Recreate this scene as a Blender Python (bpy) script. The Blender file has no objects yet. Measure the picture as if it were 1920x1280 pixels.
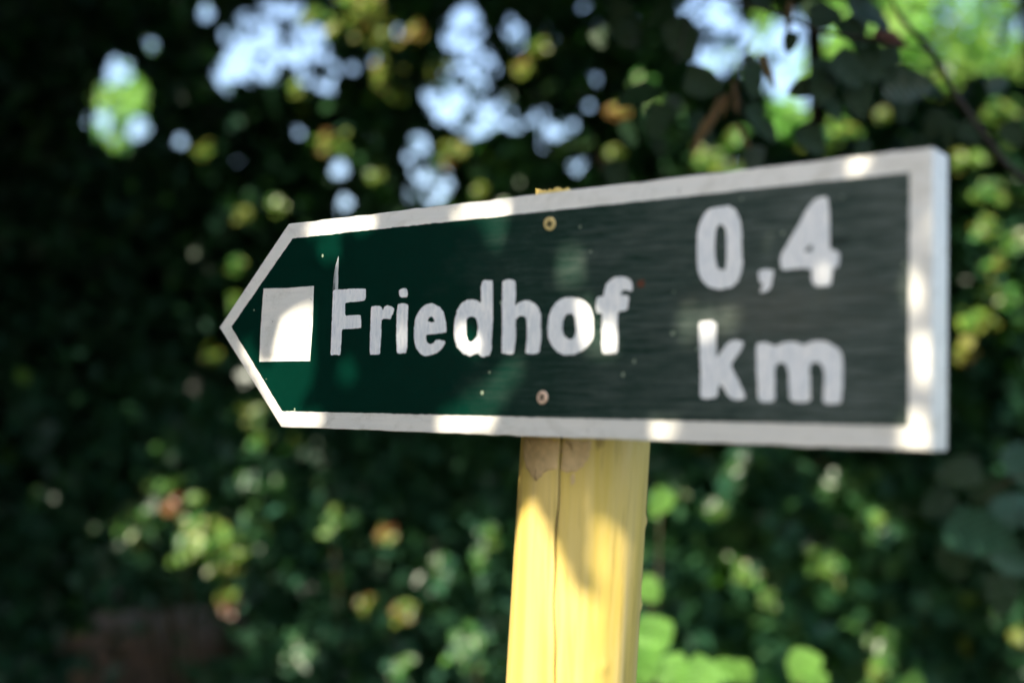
import bpy, bmesh, math, random
import numpy as np
from mathutils import Vector, Matrix, Euler, Quaternion
from mathutils.geometry import tessellate_polygon

scene = bpy.context.scene
col = scene.collection
RNG = np.random.default_rng(7)
random.seed(7)

# ------------------------------------------------------------------ camera, sky, sun, exposure
BZ = 1.70                                   # height of the middle of the sign board above the ground
cam_data = bpy.data.cameras.new('camera')
cam = bpy.data.objects.new('camera', cam_data)
col.objects.link(cam)
cam.location = (0.869587, -0.749525, BZ - 0.080310)
cam.rotation_euler = (1.6329180, -0.0250566, 0.6721275)
cam_data.sensor_width = 36.0
cam_data.lens = 2278.85 / 1920 * 36
cam_data.clip_start = 0.02
cam_data.clip_end = 600
cam_data.dof.use_dof = True
cam_data.dof.focus_distance = 1.10
cam_data.dof.aperture_fstop = 1.95
scene.camera = cam

SUN_EL = math.radians(37)
SUN_AZ = np.array([0.07, -0.9975])
S = np.array([SUN_AZ[0] * math.cos(SUN_EL), SUN_AZ[1] * math.cos(SUN_EL), math.sin(SUN_EL)])
S /= np.linalg.norm(S)
world = bpy.data.worlds.new('World')
scene.world = world
world.use_nodes = True
wn = world.node_tree
bgn = wn.nodes['Background']
sky = wn.nodes.new('ShaderNodeTexSky')
sky.sky_type = 'NISHITA'
sky.sun_disc = False
sky.sun_elevation = SUN_EL
sky.sun_rotation = math.atan2(S[0], S[1])
sky.air_density = 1.0
sky.dust_density = 1.5
sky.ozone_density = 2.2
haze_mix = wn.nodes.new('ShaderNodeMix'); haze_mix.data_type = 'RGBA'; haze_mix.blend_type = 'MULTIPLY'
haze_mix.inputs[0].default_value = 1.0
haze_mix.inputs[7].default_value = (1.04, 0.965, 0.90, 1)      # thin milky cloud: a little less cyan all over
wn.links.new(sky.outputs[0], haze_mix.inputs[6])
wn.links.new(haze_mix.outputs[2], bgn.inputs[0])
bgn.inputs[1].default_value = 0.15
sun_data = bpy.data.lights.new('sun', 'SUN')
sun_data.energy = 3.9
sun_data.angle = math.radians(0.55)
sun_data.color = (1.0, 0.88, 0.70)
sun = bpy.data.objects.new('sun', sun_data)
col.objects.link(sun)
sun.rotation_euler = Vector(S).to_track_quat('Z', 'Y').to_euler()
sun.location = (-4, -12, 14)
scene.view_settings.view_transform = 'Standard'
scene.view_settings.look = 'None'
scene.view_settings.exposure = 1.5
scene.view_settings.gamma = 1.0
scene.view_settings.use_curve_mapping = False
scene.cycles.use_denoising = True
scene.cycles.max_bounces = 8
scene.cycles.transparent_max_bounces = 8
scene.cycles.sample_clamp_indirect = 6.0

# ------------------------------------------------------------------ geometry of the view, only to know which places can be seen
CAMP = np.array(cam.location)
CR = np.array(Euler(cam.rotation_euler).to_matrix())
FPX = 2278.85

def P(px, py, d):
    """A place in the world seen d metres ahead in that direction of the photograph."""
    v = np.array([(px - 960) / FPX, -(py - 640) / FPX, -1.0]) * d
    return CAMP + CR @ v

def to_px(Q):
    q = (np.atleast_2d(Q) - CAMP) @ CR
    z = np.maximum(-q[:, 2], 1e-6)
    return 960 + FPX * q[:, 0] / z, 640 - FPX * q[:, 1] / z, -q[:, 2]

SA = np.cross(S, [0, 0, 1.0]); SA /= np.linalg.norm(SA)
SB = np.cross(SA, S)
def sunspace(Q):
    Q = np.atleast_2d(Q)
    return np.stack([Q @ SA, Q @ SB], 1)

# ------------------------------------------------------------------ helpers
def link(name, me, mat=None, parent=None, kind=None, label=None):
    o = bpy.data.objects.new(name, me)
    col.objects.link(o)
    if mat is not None and me is not None and not me.materials:
        me.materials.append(mat)
    if parent is not None:
        o.parent = parent
    if kind: o['kind'] = kind
    if label: o['label'] = label
    return o

def thing(name, label, cat, loc=(0, 0, 0), group=None):
    o = bpy.data.objects.new(name, None)
    o.empty_display_size = 0.1
    col.objects.link(o)
    o.location = loc
    o['label'] = label
    o['category'] = cat
    if group: o['group'] = group
    return o

def mesh_pd(name, v, f, smooth=False):
    me = bpy.data.meshes.new(name)
    me.from_pydata([tuple(map(float, x)) for x in v], [], f)
    if smooth: me.shade_smooth()
    me.update()
    return me

def mesh_np(name, V, F, smooth=False, attrs=None):
    """V (n,3), F (m,k) arrays to a mesh, quickly."""
    me = bpy.data.meshes.new(name)
    n, m, k = len(V), len(F), F.shape[1]
    me.vertices.add(n); me.loops.add(m * k); me.polygons.add(m)
    me.vertices.foreach_set('co', np.asarray(V, np.float32).ravel())
    me.loops.foreach_set('vertex_index', F.astype(np.int32).ravel())
    me.polygons.foreach_set('loop_start', np.arange(0, m * k, k, dtype=np.int32))
    me.polygons.foreach_set('loop_total', np.full(m, k, np.int32))
    if smooth: me.polygons.foreach_set('use_smooth', np.ones(m, bool))
    for nm, arr in (attrs or {}).items():
        a = me.attributes.new(nm, 'FLOAT_VECTOR', 'POINT')
        a.data.foreach_set('vector', np.asarray(arr, np.float32).ravel())
    me.update(calc_edges=True)
    return me

def tube(path, radii, n=8):
    path = np.asarray(path, float); V = []; F = []
    prev = None
    for i, p in enumerate(path):
        t = path[min(i + 1, len(path) - 1)] - path[max(i - 1, 0)]
        t = t / (np.linalg.norm(t) + 1e-9)
        a = np.cross(t, [0.3, 0.9, 0.2] if prev is None else prev)
        if np.linalg.norm(a) < 1e-4: a = np.cross(t, [1, 0, 0])
        a /= np.linalg.norm(a); b = np.cross(t, a); prev = b if prev is None else prev
        for k in range(n):
            w = 2 * math.pi * k / n
            V.append(p + radii[i] * (math.cos(w) * a + math.sin(w) * b))
    for i in range(len(path) - 1):
        for k in range(n):
            F.append((i * n + k, i * n + (k + 1) % n, (i + 1) * n + (k + 1) % n, (i + 1) * n + k))
    return V, F

def join(parts):
    V, F = [], []
    for v, f in parts:
        o = len(V); V += list(v); F += [tuple(i + o for i in q) for q in f]
    return V, F

# node shorthand
def mat(name):
    m = bpy.data.materials.new(name); m.use_nodes = True
    nt = m.node_tree
    return m, nt, nt.nodes['Principled BSDF'], nt.nodes['Material Output']
def N(nt, t, **kw):
    n = nt.nodes.new(t)
    for k, v in kw.items(): setattr(n, k, v)
    return n
def ramp(nt, src, stops, interp='LINEAR'):
    r = N(nt, 'ShaderNodeValToRGB'); r.color_ramp.interpolation = interp
    el = r.color_ramp.elements
    while len(el) < len(stops): el.new(0.5)
    for e, (p, c) in zip(el, stops):
        e.position = p; e.color = (*c, 1) if len(c) == 3 else c
    nt.links.new(src, r.inputs[0])
    return r
def noise(nt, vec, scale, detail=6, rough=0.6, sc=(1, 1, 1), dist=0.0, off=(0, 0, 0)):
    mp = N(nt, 'ShaderNodeMapping'); mp.inputs['Scale'].default_value = sc; mp.inputs['Location'].default_value = off
    nt.links.new(vec, mp.inputs[0])
    n = N(nt, 'ShaderNodeTexNoise'); n.inputs['Scale'].default_value = scale
    n.inputs['Detail'].default_value = detail; n.inputs['Roughness'].default_value = rough
    n.inputs['Distortion'].default_value = dist
    nt.links.new(mp.outputs[0], n.inputs['Vector'])
    return n.outputs['Fac']
def mix(nt, a, b, fac, mode='MIX'):
    m = N(nt, 'ShaderNodeMix', data_type='RGBA', blend_type=mode)
    for sock, val in ((m.inputs['Factor'], fac), (m.inputs[6], a), (m.inputs[7], b)):
        if isinstance(val, bpy.types.NodeSocket): nt.links.new(val, sock)
        elif isinstance(val, (int, float)): sock.default_value = val
        else: sock.default_value = (*val, 1)
    return m.outputs[2]
def math_(nt, op, a, b=None, clamp=False):
    m = N(nt, 'ShaderNodeMath', operation=op); m.use_clamp = clamp
    for i, v in enumerate((a, b)):
        if v is None: continue
        if isinstance(v, bpy.types.NodeSocket): nt.links.new(v, m.inputs[i])
        else: m.inputs[i].default_value = v
    return m.outputs[0]
def bump(nt, h, strength, dist, prev=None):
    b = N(nt, 'ShaderNodeBump'); b.inputs['Strength'].default_value = strength; b.inputs['Distance'].default_value = dist
    nt.links.new(h, b.inputs['Height'])
    if prev is not None: nt.links.new(prev, b.inputs['Normal'])
    return b.outputs[0]
def coords(nt): return N(nt, 'ShaderNodeTexCoord').outputs['Object']

# ------------------------------------------------------------------ materials of the signpost
def paint_white(name='cream_paint', base=(0.75, 0.74, 0.68), streak=(0.70, 0.705, 0.66), strokes=False):
    m, nt, b, out = mat(name)
    c = coords(nt)
    n1 = noise(nt, c, 14, 5, .6, (1, 1, 7) if not strokes else (3, 1, 2))
    n2 = noise(nt, c, 60, 6, .7, (.35, 1, 5) if not strokes else (6, 1, 1.2), .6)
    cc = mix(nt, base, streak, ramp(nt, n1, [(.35, (0, 0, 0)), (.7, (1, 1, 1))]).outputs[0])
    if strokes:
        cc = mix(nt, cc, (0.57, 0.625, 0.66), ramp(nt, n2, [(.42, (0, 0, 0)), (.66, (.8, .8, .8))]).outputs[0])
        n4 = noise(nt, c, 330, 3, .6, (1.5, 1, .5))
        cc = mix(nt, cc, (0.2, 0.27, 0.30), ramp(nt, n4, [(.66, (0, 0, 0)), (.80, (.35, .35, .35))]).outputs[0])
    else:
        cc = mix(nt, cc, (0.52, 0.50, 0.44), ramp(nt, n2, [(.52, (0, 0, 0)), (.80, (.35, .35, .35))]).outputs[0])
        n3 = noise(nt, c, 160, 2, .5)
        cc = mix(nt, cc, (0.16, 0.12, 0.08), ramp(nt, n3, [(.69, (0, 0, 0)), (.75, (.7, .7, .7))]).outputs[0])
        cc = mix(nt, cc, (0.44, 0.43, 0.36), ramp(nt, noise(nt, c, 33, 7, .75, (1, 1, 1.5), .8, (4, 1, 2)), [(.50, (0, 0, 0)), (.74, (.6, .6, .6))]).outputs[0])
    nt.links.new(cc, b.inputs['Base Color'])
    b.inputs['Roughness'].default_value = .42 if not strokes else .33
    g = noise(nt, c, 90, 6, .65, (.10, 1, 2.2) if not strokes else (2.5, 1, .35))
    nt.links.new(bump(nt, g, .35, .0008), b.inputs['Normal'])
    return m

def paint_green():
    m, nt, b, out = mat('dark_green_paint')
    c = coords(nt)
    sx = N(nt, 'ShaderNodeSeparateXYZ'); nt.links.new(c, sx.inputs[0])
    # sky reflection painted as a grey veil over the right half's worn grain
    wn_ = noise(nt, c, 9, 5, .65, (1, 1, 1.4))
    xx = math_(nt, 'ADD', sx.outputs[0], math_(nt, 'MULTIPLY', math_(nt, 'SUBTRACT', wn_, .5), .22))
    sky_veil = ramp(nt, xx, [(.22, (0, 0, 0)), (.36, (.42, .42, .42)), (.50, (1, 1, 1))]).outputs[0]
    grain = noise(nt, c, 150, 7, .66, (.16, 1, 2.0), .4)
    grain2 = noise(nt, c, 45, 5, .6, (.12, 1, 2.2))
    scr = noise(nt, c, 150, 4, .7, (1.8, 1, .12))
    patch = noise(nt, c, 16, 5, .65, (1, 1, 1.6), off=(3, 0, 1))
    amt = math_(nt, 'MULTIPLY', sky_veil, ramp(nt, grain, [(.34, (.22, .22, .22)), (.62, (1, 1, 1))]).outputs[0])
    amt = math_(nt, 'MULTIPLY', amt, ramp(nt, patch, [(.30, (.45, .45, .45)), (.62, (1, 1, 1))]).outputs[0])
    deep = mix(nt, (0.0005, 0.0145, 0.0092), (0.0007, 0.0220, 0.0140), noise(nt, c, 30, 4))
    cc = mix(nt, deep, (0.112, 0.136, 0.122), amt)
    # dry greyish smudges in the middle, between the number and the unit
    d2 = N(nt, 'ShaderNodeVectorMath', operation='DISTANCE'); d2.inputs[1].default_value = (.50, 0, -.004)
    mp = N(nt, 'ShaderNodeMapping'); mp.inputs['Scale'].default_value = (.42, 0, 1); mp.inputs['Location'].default_value = (.29, 0, 0)
    nt.links.new(c, mp.inputs[0]); nt.links.new(mp.outputs[0], d2.inputs[0])
    sm = ramp(nt, math_(nt, 'ADD', d2.outputs['Value'], math_(nt, 'MULTIPLY', math_(nt, 'SUBTRACT', patch, .5), .10)), [(.006, (1, 1, 1)), (.034, (0, 0, 0))]).outputs[0]
    cc = mix(nt, cc, (0.125, 0.125, 0.105), math_(nt, 'MULTIPLY', sm, math_(nt, 'MULTIPLY', grain2, .75)))
    # scratches and pits
    cc = mix(nt, cc, (0.10, 0.14, 0.125), math_(nt, 'MULTIPLY', sky_veil, ramp(nt, scr, [(.66, (0, 0, 0)), (.74, (.35, .35, .35))]).outputs[0]))
    pit = noise(nt, c, 42, 3, .5, (.55, 1, 1.4), off=(7, 0, 0))
    cc = mix(nt, cc, (0.006, 0.010, 0.009), math_(nt, 'MULTIPLY', sky_veil, ramp(nt, pit, [(.67, (0, 0, 0)), (.75, (.8, .8, .8))]).outputs[0]))
    # pale specks of dust and resin on the deep green part
    v = N(nt, 'ShaderNodeTexVoronoi'); v.inputs['Scale'].default_value = 95
    mpv = N(nt, 'ShaderNodeMapping'); mpv.inputs['Scale'].default_value = (1, 0, .8); nt.links.new(c, mpv.inputs[0]); nt.links.new(mpv.outputs[0], v.inputs['Vector'])
    sepc = N(nt, 'ShaderNodeSeparateColor'); nt.links.new(v.outputs['Color'], sepc.inputs[0])
    rad = math_(nt, 'MULTIPLY', math_(nt, 'GREATER_THAN', sepc.outputs[0], .62), math_(nt, 'MULTIPLY', math_(nt, 'POWER', sepc.outputs[1], 3.0), .13))
    spk = math_(nt, 'LESS_THAN', v.outputs['Distance'], rad)
    cc = mix(nt, cc, (0.30, 0.36, 0.26), math_(nt, 'MULTIPLY', spk, .75))
    nt.links.new(cc, b.inputs['Base Color'])
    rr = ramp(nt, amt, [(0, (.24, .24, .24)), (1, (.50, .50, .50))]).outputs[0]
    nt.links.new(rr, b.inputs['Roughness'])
    b.inputs['Specular IOR Level'].default_value = .10
    hb = mix(nt, (.5, .5, .5), grain, math_(nt, 'ADD', .12, math_(nt, 'MULTIPLY', sky_veil, .88)))
    nt.links.new(bump(nt, hb, .9, .0016), b.inputs['Normal'])
    return m

def post_wood(crack_pts):
    m, nt, b, out = mat('yellow_post_wood')
    c = coords(nt)
    g1 = noise(nt, c, 60, 7, .65, (1, 1, .045), .4)
    g2 = noise(nt, c, 190, 6, .7, (1, 1, .03))
    g3 = noise(nt, c, 9, 4, .6, (1, 1, .4))
    cc = mix(nt, (0.71, 0.54, 0.130), (0.61, 0.45, 0.095), g3)
    cc = mix(nt, cc, (0.74, 0.58, 0.24), ramp(nt, g1, [(.42, (0, 0, 0)), (.66, (.8, .8, .8))]).outputs[0])
    cc = mix(nt, cc, (0.30, 0.20, 0.05), ramp(nt, g2, [(.54, (0, 0, 0)), (.72, (.6, .6, .6))]).outputs[0])
    cc = mix(nt, cc, (0.22, 0.13, 0.04), ramp(nt, noise(nt, c, 26, 3, .5, (1, 1, .55), off=(2, 5, 3)), [(.70, (0, 0, 0)), (.76, (.55, .55, .55))]).outputs[0])
    nt.links.new(cc, b.inputs['Base Color'])
    b.inputs['Roughness'].default_value = .5
    b.inputs['Specular IOR Level'].default_value = .3
    nt.links.new(bump(nt, g1, .35, .0009, bump(nt, g2, .25, .0005)), b.inputs['Normal'])
    return m

def flat_mat(name, rgb, rough=.6, metal=0.0, nscale=80, dark=.6, amount=.5):
    m, nt, b, out = mat(name)
    n = noise(nt, coords(nt), nscale, 5, .6)
    cc = mix(nt, rgb, tuple(x * dark for x in rgb), math_(nt, 'MULTIPLY', n, amount))
    nt.links.new(cc, b.inputs['Base Color'])
    b.inputs['Roughness'].default_value = rough
    b.inputs['Metallic'].default_value = metal
    nt.links.new(bump(nt, n, .3, .0006), b.inputs['Normal'])
    return m

M_CREAM = paint_white()
M_LETTER = paint_white('white_brush_paint', (0.90, 0.90, 0.87), (0.80, 0.83, 0.84), True)
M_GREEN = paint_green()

# ------------------------------------------------------------------ the signpost: post, board with painted field, letters, screws
SIGN = {
    'F': [[(64.5, 29.3), (70.6, 29.6), (81.5, 29.4), (92.7, 29.6), (105.6, 28.8), (106.2, 26.3), (106.0, 20.0), (104.4, 18.1), (93.3, 17.8), (80.3, 17.5), (80.6, 11.5), (80.9, 5.9), (90.5, 6.0), (100.5, 5.9), (101.2, 2.9), (101.6, -4.9), (101.1, -5.8), (87.7, -6.0), (77.5, -6.0), (77.6, -12.2), (77.0, -20.1), (77.0, -29.0), (70.6, -28.9), (64.0, -28.8), (64.0, -15.9), (64.2, -3.9), (64.4, 8.1), (64.3, 20.1)]],
    'r': [[(113.4, 12.5), (117.8, 13.1), (123.2, 13.1), (125.9, 11.8), (127.5, 8.9), (129.7, 11.7), (133.4, 13.3), (137.1, 12.6), (141.3, 10.0), (140.1, 6.3), (137.1, 1.1), (133.3, 1.7), (128.5, 1.5), (126.1, 0.5), (126.6, -9.4), (126.3, -21.0), (125.6, -29.3), (119.7, -29.5), (113.9, -29.1), (113.5, -16.9), (113.4, -5.2), (113.5, 6.5)]],
    'i': [[(145.6, 13.4), (149.7, 14.0), (155.0, 13.7), (157.6, 12.4), (157.8, 7.2), (157.2, -2.6), (157.8, -14.0), (158.0, -23.8), (156.5, -28.5), (150.5, -28.6), (146.3, -28.0), (145.4, -17.5), (144.8, -4.5), (144.8, 5.4)]],
    'dot': [[(146.3, 25.6), (148.7, 26.7), (153.9, 26.9), (156.0, 25.6), (156.7, 21.0), (155.8, 18.9), (150.0, 19.3), (147.7, 20.2)]],
    'e': [[(182.6, 13.1), (187.6, 12.2), (193.2, 9.7), (197.8, 5.5), (200.5, -0.9), (201.8, -6.8), (201.9, -11.6), (196.6, -12.4), (188.6, -13.2), (179.6, -13.1), (179.2, -17.0), (180.9, -20.1), (184.0, -21.5), (187.4, -20.9), (190.8, -18.0), (194.3, -17.7), (198.3, -18.5), (201.1, -20.1), (198.5, -24.4), (193.2, -28.4), (186.3, -30.3), (178.3, -31.2), (173.2, -28.9), (168.4, -24.0), (165.7, -17.1), (165.4, -8.1), (166.4, 0.2), (169.7, 6.1), (175.1, 10.8)], [(180.4, -2.1), (181.1, 0.1), (184.0, 1.9), (187.1, 1.0), (189.0, -2.8), (184.2, -3.0)]],
    'd': [[(239.3, 28.4), (243.0, 29.4), (247.7, 29.1), (249.6, 28.8), (250.4, 24.8), (250.8, 18.4), (250.8, 9.8), (251.4, -4.6), (250.6, -16.0), (250.5, -27.4), (249.3, -31.0), (246.1, -32.0), (242.9, -32.9), (239.5, -31.7), (237.1, -29.4), (233.4, -30.4), (229.2, -31.8), (221.5, -29.9), (214.6, -24.7), (211.5, -18.8), (210.0, -11.4), (210.8, -1.9), (213.4, 6.8), (218.1, 12.1), (223.7, 14.1), (229.5, 14.2), (234.2, 13.3), (238.5, 10.9), (238.4, 16.7), (238.1, 24.0)], [(223.4, -1.9), (225.7, -0.2), (229.5, 0.6), (233.3, -0.4), (235.4, -4.1), (236.0, -9.9), (235.2, -15.7), (232.1, -19.2), (228.8, -20.4), (225.4, -18.3), (223.8, -14.7), (223.6, -8.1)]],
    'h': [[(260.2, 27.2), (263.3, 28.5), (267.0, 28.9), (271.1, 28.1), (273.5, 26.5), (274.0, 18.7), (274.0, 11.7), (273.8, 7.5), (277.4, 10.1), (282.7, 11.3), (288.1, 10.9), (293.4, 8.5), (297.4, 4.5), (299.8, -0.5), (299.8, -8.8), (300.6, -15.7), (300.0, -22.6), (298.9, -29.8), (296.3, -30.8), (291.1, -31.3), (285.8, -30.0), (285.6, -28.6), (286.4, -22.4), (286.6, -13.3), (285.4, -2.8), (284.0, -1.3), (279.6, -0.5), (276.5, -1.8), (274.6, -3.9), (275.1, -13.0), (275.0, -20.0), (273.8, -29.9), (270.7, -31.1), (266.2, -30.3), (261.6, -30.1), (261.3, -19.8), (261.4, -9.1), (260.5, 5.1), (260.6, 15.8)]],
    'o': [[(322.4, 11.9), (327.5, 12.1), (334.1, 11.3), (340.8, 8.7), (345.8, 4.1), (348.8, -2.1), (349.4, -10.1), (349.8, -18.2), (347.3, -22.8), (342.6, -27.4), (336.1, -31.0), (329.5, -31.9), (322.8, -32.0), (316.9, -30.1), (310.8, -24.9), (307.6, -19.3), (306.3, -11.0), (307.2, -3.5), (309.5, 3.4), (314.1, 8.7), (318.3, 10.9)], [(320.8, -5.2), (323.7, -1.2), (327.0, -0.3), (330.7, -1.1), (332.1, -4.2), (333.1, -9.7), (333.2, -14.4), (332.0, -18.5), (328.4, -20.4), (325.4, -19.3), (322.0, -16.9), (320.6, -12.1)]],
    'f': [[(374.1, 25.4), (378.0, 24.6), (382.0, 22.5), (383.4, 19.1), (383.8, 15.8), (382.2, 13.6), (378.2, 15.5), (375.1, 15.2), (372.8, 11.7), (377.5, 11.5), (380.7, 10.7), (380.2, 6.1), (379.7, 1.5), (377.8, 0.1), (371.6, -0.5), (370.9, -5.4), (371.3, -15.3), (372.0, -20.6), (371.6, -30.5), (369.9, -31.3), (363.6, -31.7), (358.4, -31.3), (357.3, -27.6), (357.1, -18.3), (357.1, -8.3), (357.3, -1.7), (352.5, -1.0), (351.1, 2.5), (351.5, 9.2), (353.0, 11.1), (358.2, 11.6), (358.5, 15.6), (360.0, 20.2), (363.1, 23.1), (367.8, 25.2)]],
    '0': [[(452.1, 70.3), (457.2, 70.5), (462.9, 70.4), (466.5, 68.0), (469.4, 63.3), (471.3, 57.4), (472.4, 50.9), (472.2, 44.5), (472.6, 38.1), (473.1, 28.5), (472.1, 22.2), (469.4, 16.6), (465.2, 13.3), (460.2, 12.5), (455.2, 12.3), (447.2, 14.2), (441.7, 18.7), (438.6, 25.3), (437.7, 31.9), (437.2, 43.7), (437.4, 53.5), (439.1, 60.6), (442.7, 66.5), (447.0, 69.4)], [(452.4, 54.3), (454.1, 57.4), (455.9, 57.9), (458.1, 56.5), (459.9, 53.1), (460.4, 47.9), (460.7, 38.9), (460.7, 28.6), (459.7, 25.8), (456.4, 25.8), (453.9, 27.4), (452.2, 31.7), (451.5, 39.5), (451.6, 48.6)]],
    'comma': [[(485.7, 23.7), (490.1, 24.1), (496.9, 23.7), (496.3, 18.4), (495.0, 12.9), (493.0, 9.8), (487.6, 7.9), (486.9, 8.6), (489.2, 14.4), (486.1, 16.1), (485.4, 19.6)]],
    '4': [[(525.0, 68.4), (528.2, 70.0), (533.4, 70.0), (535.3, 68.4), (536.0, 61.3), (536.4, 52.1), (536.6, 34.5), (541.3, 33.9), (543.4, 31.6), (543.3, 25.6), (542.1, 22.7), (538.9, 22.6), (538.6, 18.0), (538.1, 12.0), (535.8, 10.9), (530.1, 10.7), (526.2, 11.4), (524.6, 13.9), (524.1, 22.5), (516.9, 23.5), (510.4, 23.3), (504.4, 22.7), (502.0, 24.3), (501.2, 30.0), (502.5, 34.3), (506.8, 40.8), (512.0, 49.1), (517.2, 57.4), (521.1, 63.8)], [(519.1, 34.7), (521.4, 37.4), (524.0, 39.3), (524.3, 34.7), (521.4, 34.2)]],
    'k': [[(439.6, -10.7), (442.7, -9.7), (449.8, -9.4), (453.2, -11.1), (453.8, -15.5), (453.5, -23.5), (453.8, -31.0), (454.1, -35.6), (457.2, -31.7), (461.9, -26.2), (464.6, -24.1), (469.4, -23.7), (474.2, -24.6), (474.6, -27.0), (471.6, -31.9), (467.6, -37.3), (465.2, -40.7), (469.1, -47.7), (472.6, -53.9), (476.8, -61.7), (476.1, -63.9), (472.1, -64.5), (466.6, -64.3), (462.5, -60.6), (458.2, -54.5), (456.5, -54.5), (455.5, -59.5), (454.5, -62.9), (448.6, -64.0), (442.6, -63.9), (441.5, -60.2), (441.7, -51.4), (441.1, -38.9), (440.5, -26.4), (439.7, -17.0)]],
    'm': [[(484.3, -27.2), (487.0, -25.7), (491.6, -25.6), (494.6, -26.5), (497.5, -28.3), (501.4, -26.9), (506.6, -25.5), (512.4, -25.3), (515.6, -26.5), (518.8, -28.1), (523.2, -26.1), (528.2, -25.1), (534.4, -25.6), (539.9, -28.1), (544.2, -31.7), (546.1, -36.3), (546.6, -42.1), (546.4, -51.3), (546.0, -60.0), (545.4, -65.5), (541.5, -66.5), (536.6, -66.7), (532.6, -65.3), (533.5, -58.9), (534.0, -48.4), (533.0, -42.6), (530.8, -40.0), (527.7, -39.1), (524.6, -39.9), (523.3, -43.1), (524.0, -49.0), (524.1, -57.2), (524.8, -63.1), (523.0, -65.1), (517.9, -65.8), (512.8, -65.8), (509.6, -63.8), (508.9, -57.3), (508.5, -48.4), (507.4, -41.9), (504.8, -39.5), (500.9, -39.6), (498.7, -41.8), (498.5, -48.4), (498.6, -57.4), (499.0, -63.3), (497.4, -65.4), (493.4, -65.9), (488.2, -65.7), (486.1, -62.9), (486.0, -54.4), (484.9, -45.4), (484.4, -36.3)]],
    'smear': [[(70.1, 58.4), (70.1, 51.9), (69.9, 43.9), (70.6, 35.9), (70.6, 29.6), (64.5, 29.3), (63.9, 36.2), (64.5, 44.2), (65.3, 50.6), (67.7, 54.5)]],
    'field': [[(-77.4, -0.0), (7.1, 80.9), (151.1, 80.6), (268.0, 80.8), (345.5, 80.4), (349.5, 79.6), (588.4, 80.2), (589.5, 0.1), (589.2, -79.2), (436.1, -79.8), (294.3, -80.0), (119.8, -79.3), (1.0, -79.9)]],
    'square': [[(-31.2, 35.3), (2.9, 34.2), (38.7, 34.5), (39.1, -1.6), (37.2, -34.2), (-0.8, -33.8), (-33.4, -34.1), (-33.1, 0.3)]],
    'outline': [[(-96.2, 0.5), (0.4, 95.0), (603.6, 94.8), (604.3, -94.6), (-0.4, -94.7)]],
}
def chaikin(pts, n=1):
    for _ in range(n):
        q = []
        for i, p in enumerate(pts):
            a = pts[(i + 1) % len(pts)]
            q += [(p[0] * .86 + a[0] * .14, p[1] * .86 + a[1] * .14), (p[0] * .14 + a[0] * .86, p[1] * .14 + a[1] * .86)]
        pts = q
    return pts

def densify(pts, step):
    q = []
    for i, p in enumerate(pts):
        a = pts[(i + 1) % len(pts)]
        L = math.hypot(a[0] - p[0], a[1] - p[1]); k = max(1, int(L / step))
        for j in range(k):
            t = j / k; q.append((p[0] + (a[0] - p[0]) * t, p[1] + (a[1] - p[1]) * t))
    return q

def slab(name, loops, y0, y1, jit=0.0, smooth=1, step=None, rim=0.0):
    """A thin layer of paint with the outline loops (mm, in the plane of the board), from y0 back to y1 (m); optional soft rim."""
    L2 = []
    for lp in loops:
        q = list(lp)
        if smooth: q = chaikin(q, smooth)
        if step: q = densify(q, step)
        if jit: q = [(x + random.gauss(0, jit), z + random.gauss(0, jit)) for x, z in q]
        L2.append(q)
    flat = [p for q in L2 for p in q]
    tris = tessellate_polygon([[Vector((x, z, 0)) for x, z in q] for q in L2])
    n = len(flat)
    V = [(x / 1000, y0, z / 1000) for x, z in flat] + [(x / 1000, y1, z / 1000) for x, z in flat]
    F = []
    for t in tris:
        a, b_, c_ = (flat[i] for i in t)
        area = (b_[0] - a[0]) * (c_[1] - a[1]) - (b_[1] - a[1]) * (c_[0] - a[0])
        F.append(tuple(t) if area > 0 else tuple(reversed(t)))
    s = 0
    for q in L2:
        k = len(q)
        for i in range(k):
            a, b_ = s + i, s + (i + 1) % k
            F.append((a, a + n, b_ + n, b_))
        s += k
    me = mesh_pd(name, V, F)
    bm = bmesh.new(); bm.from_mesh(me)
    bmesh.ops.recalc_face_normals(bm, faces=bm.faces)
    bm.to_mesh(me); bm.free()
    return me

BT = 0.0283                                  # board thickness
LEAN = 0.049
def axis_at(z):                              # axis of the leaning post, board coordinates (z from the middle of the board)
    return np.array([0.2865 + LEAN * (z + .098), BT + .0535, z])

sign = thing('signpost', 'green and white arrow signboard reading Friedhof 0,4 km screwed to a yellow wooden post', 'signpost',
             (0.2865 + LEAN * (.098 - BZ), BT + .0535, 0))
SL = Vector(sign.location)
def on_sign(name, me, m, parent=None, label=None):
    o = link(name, me, m, parent or sign, label=label)
    if parent is None: o.location = Vector((0, 0, BZ)) - SL
    return o

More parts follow.
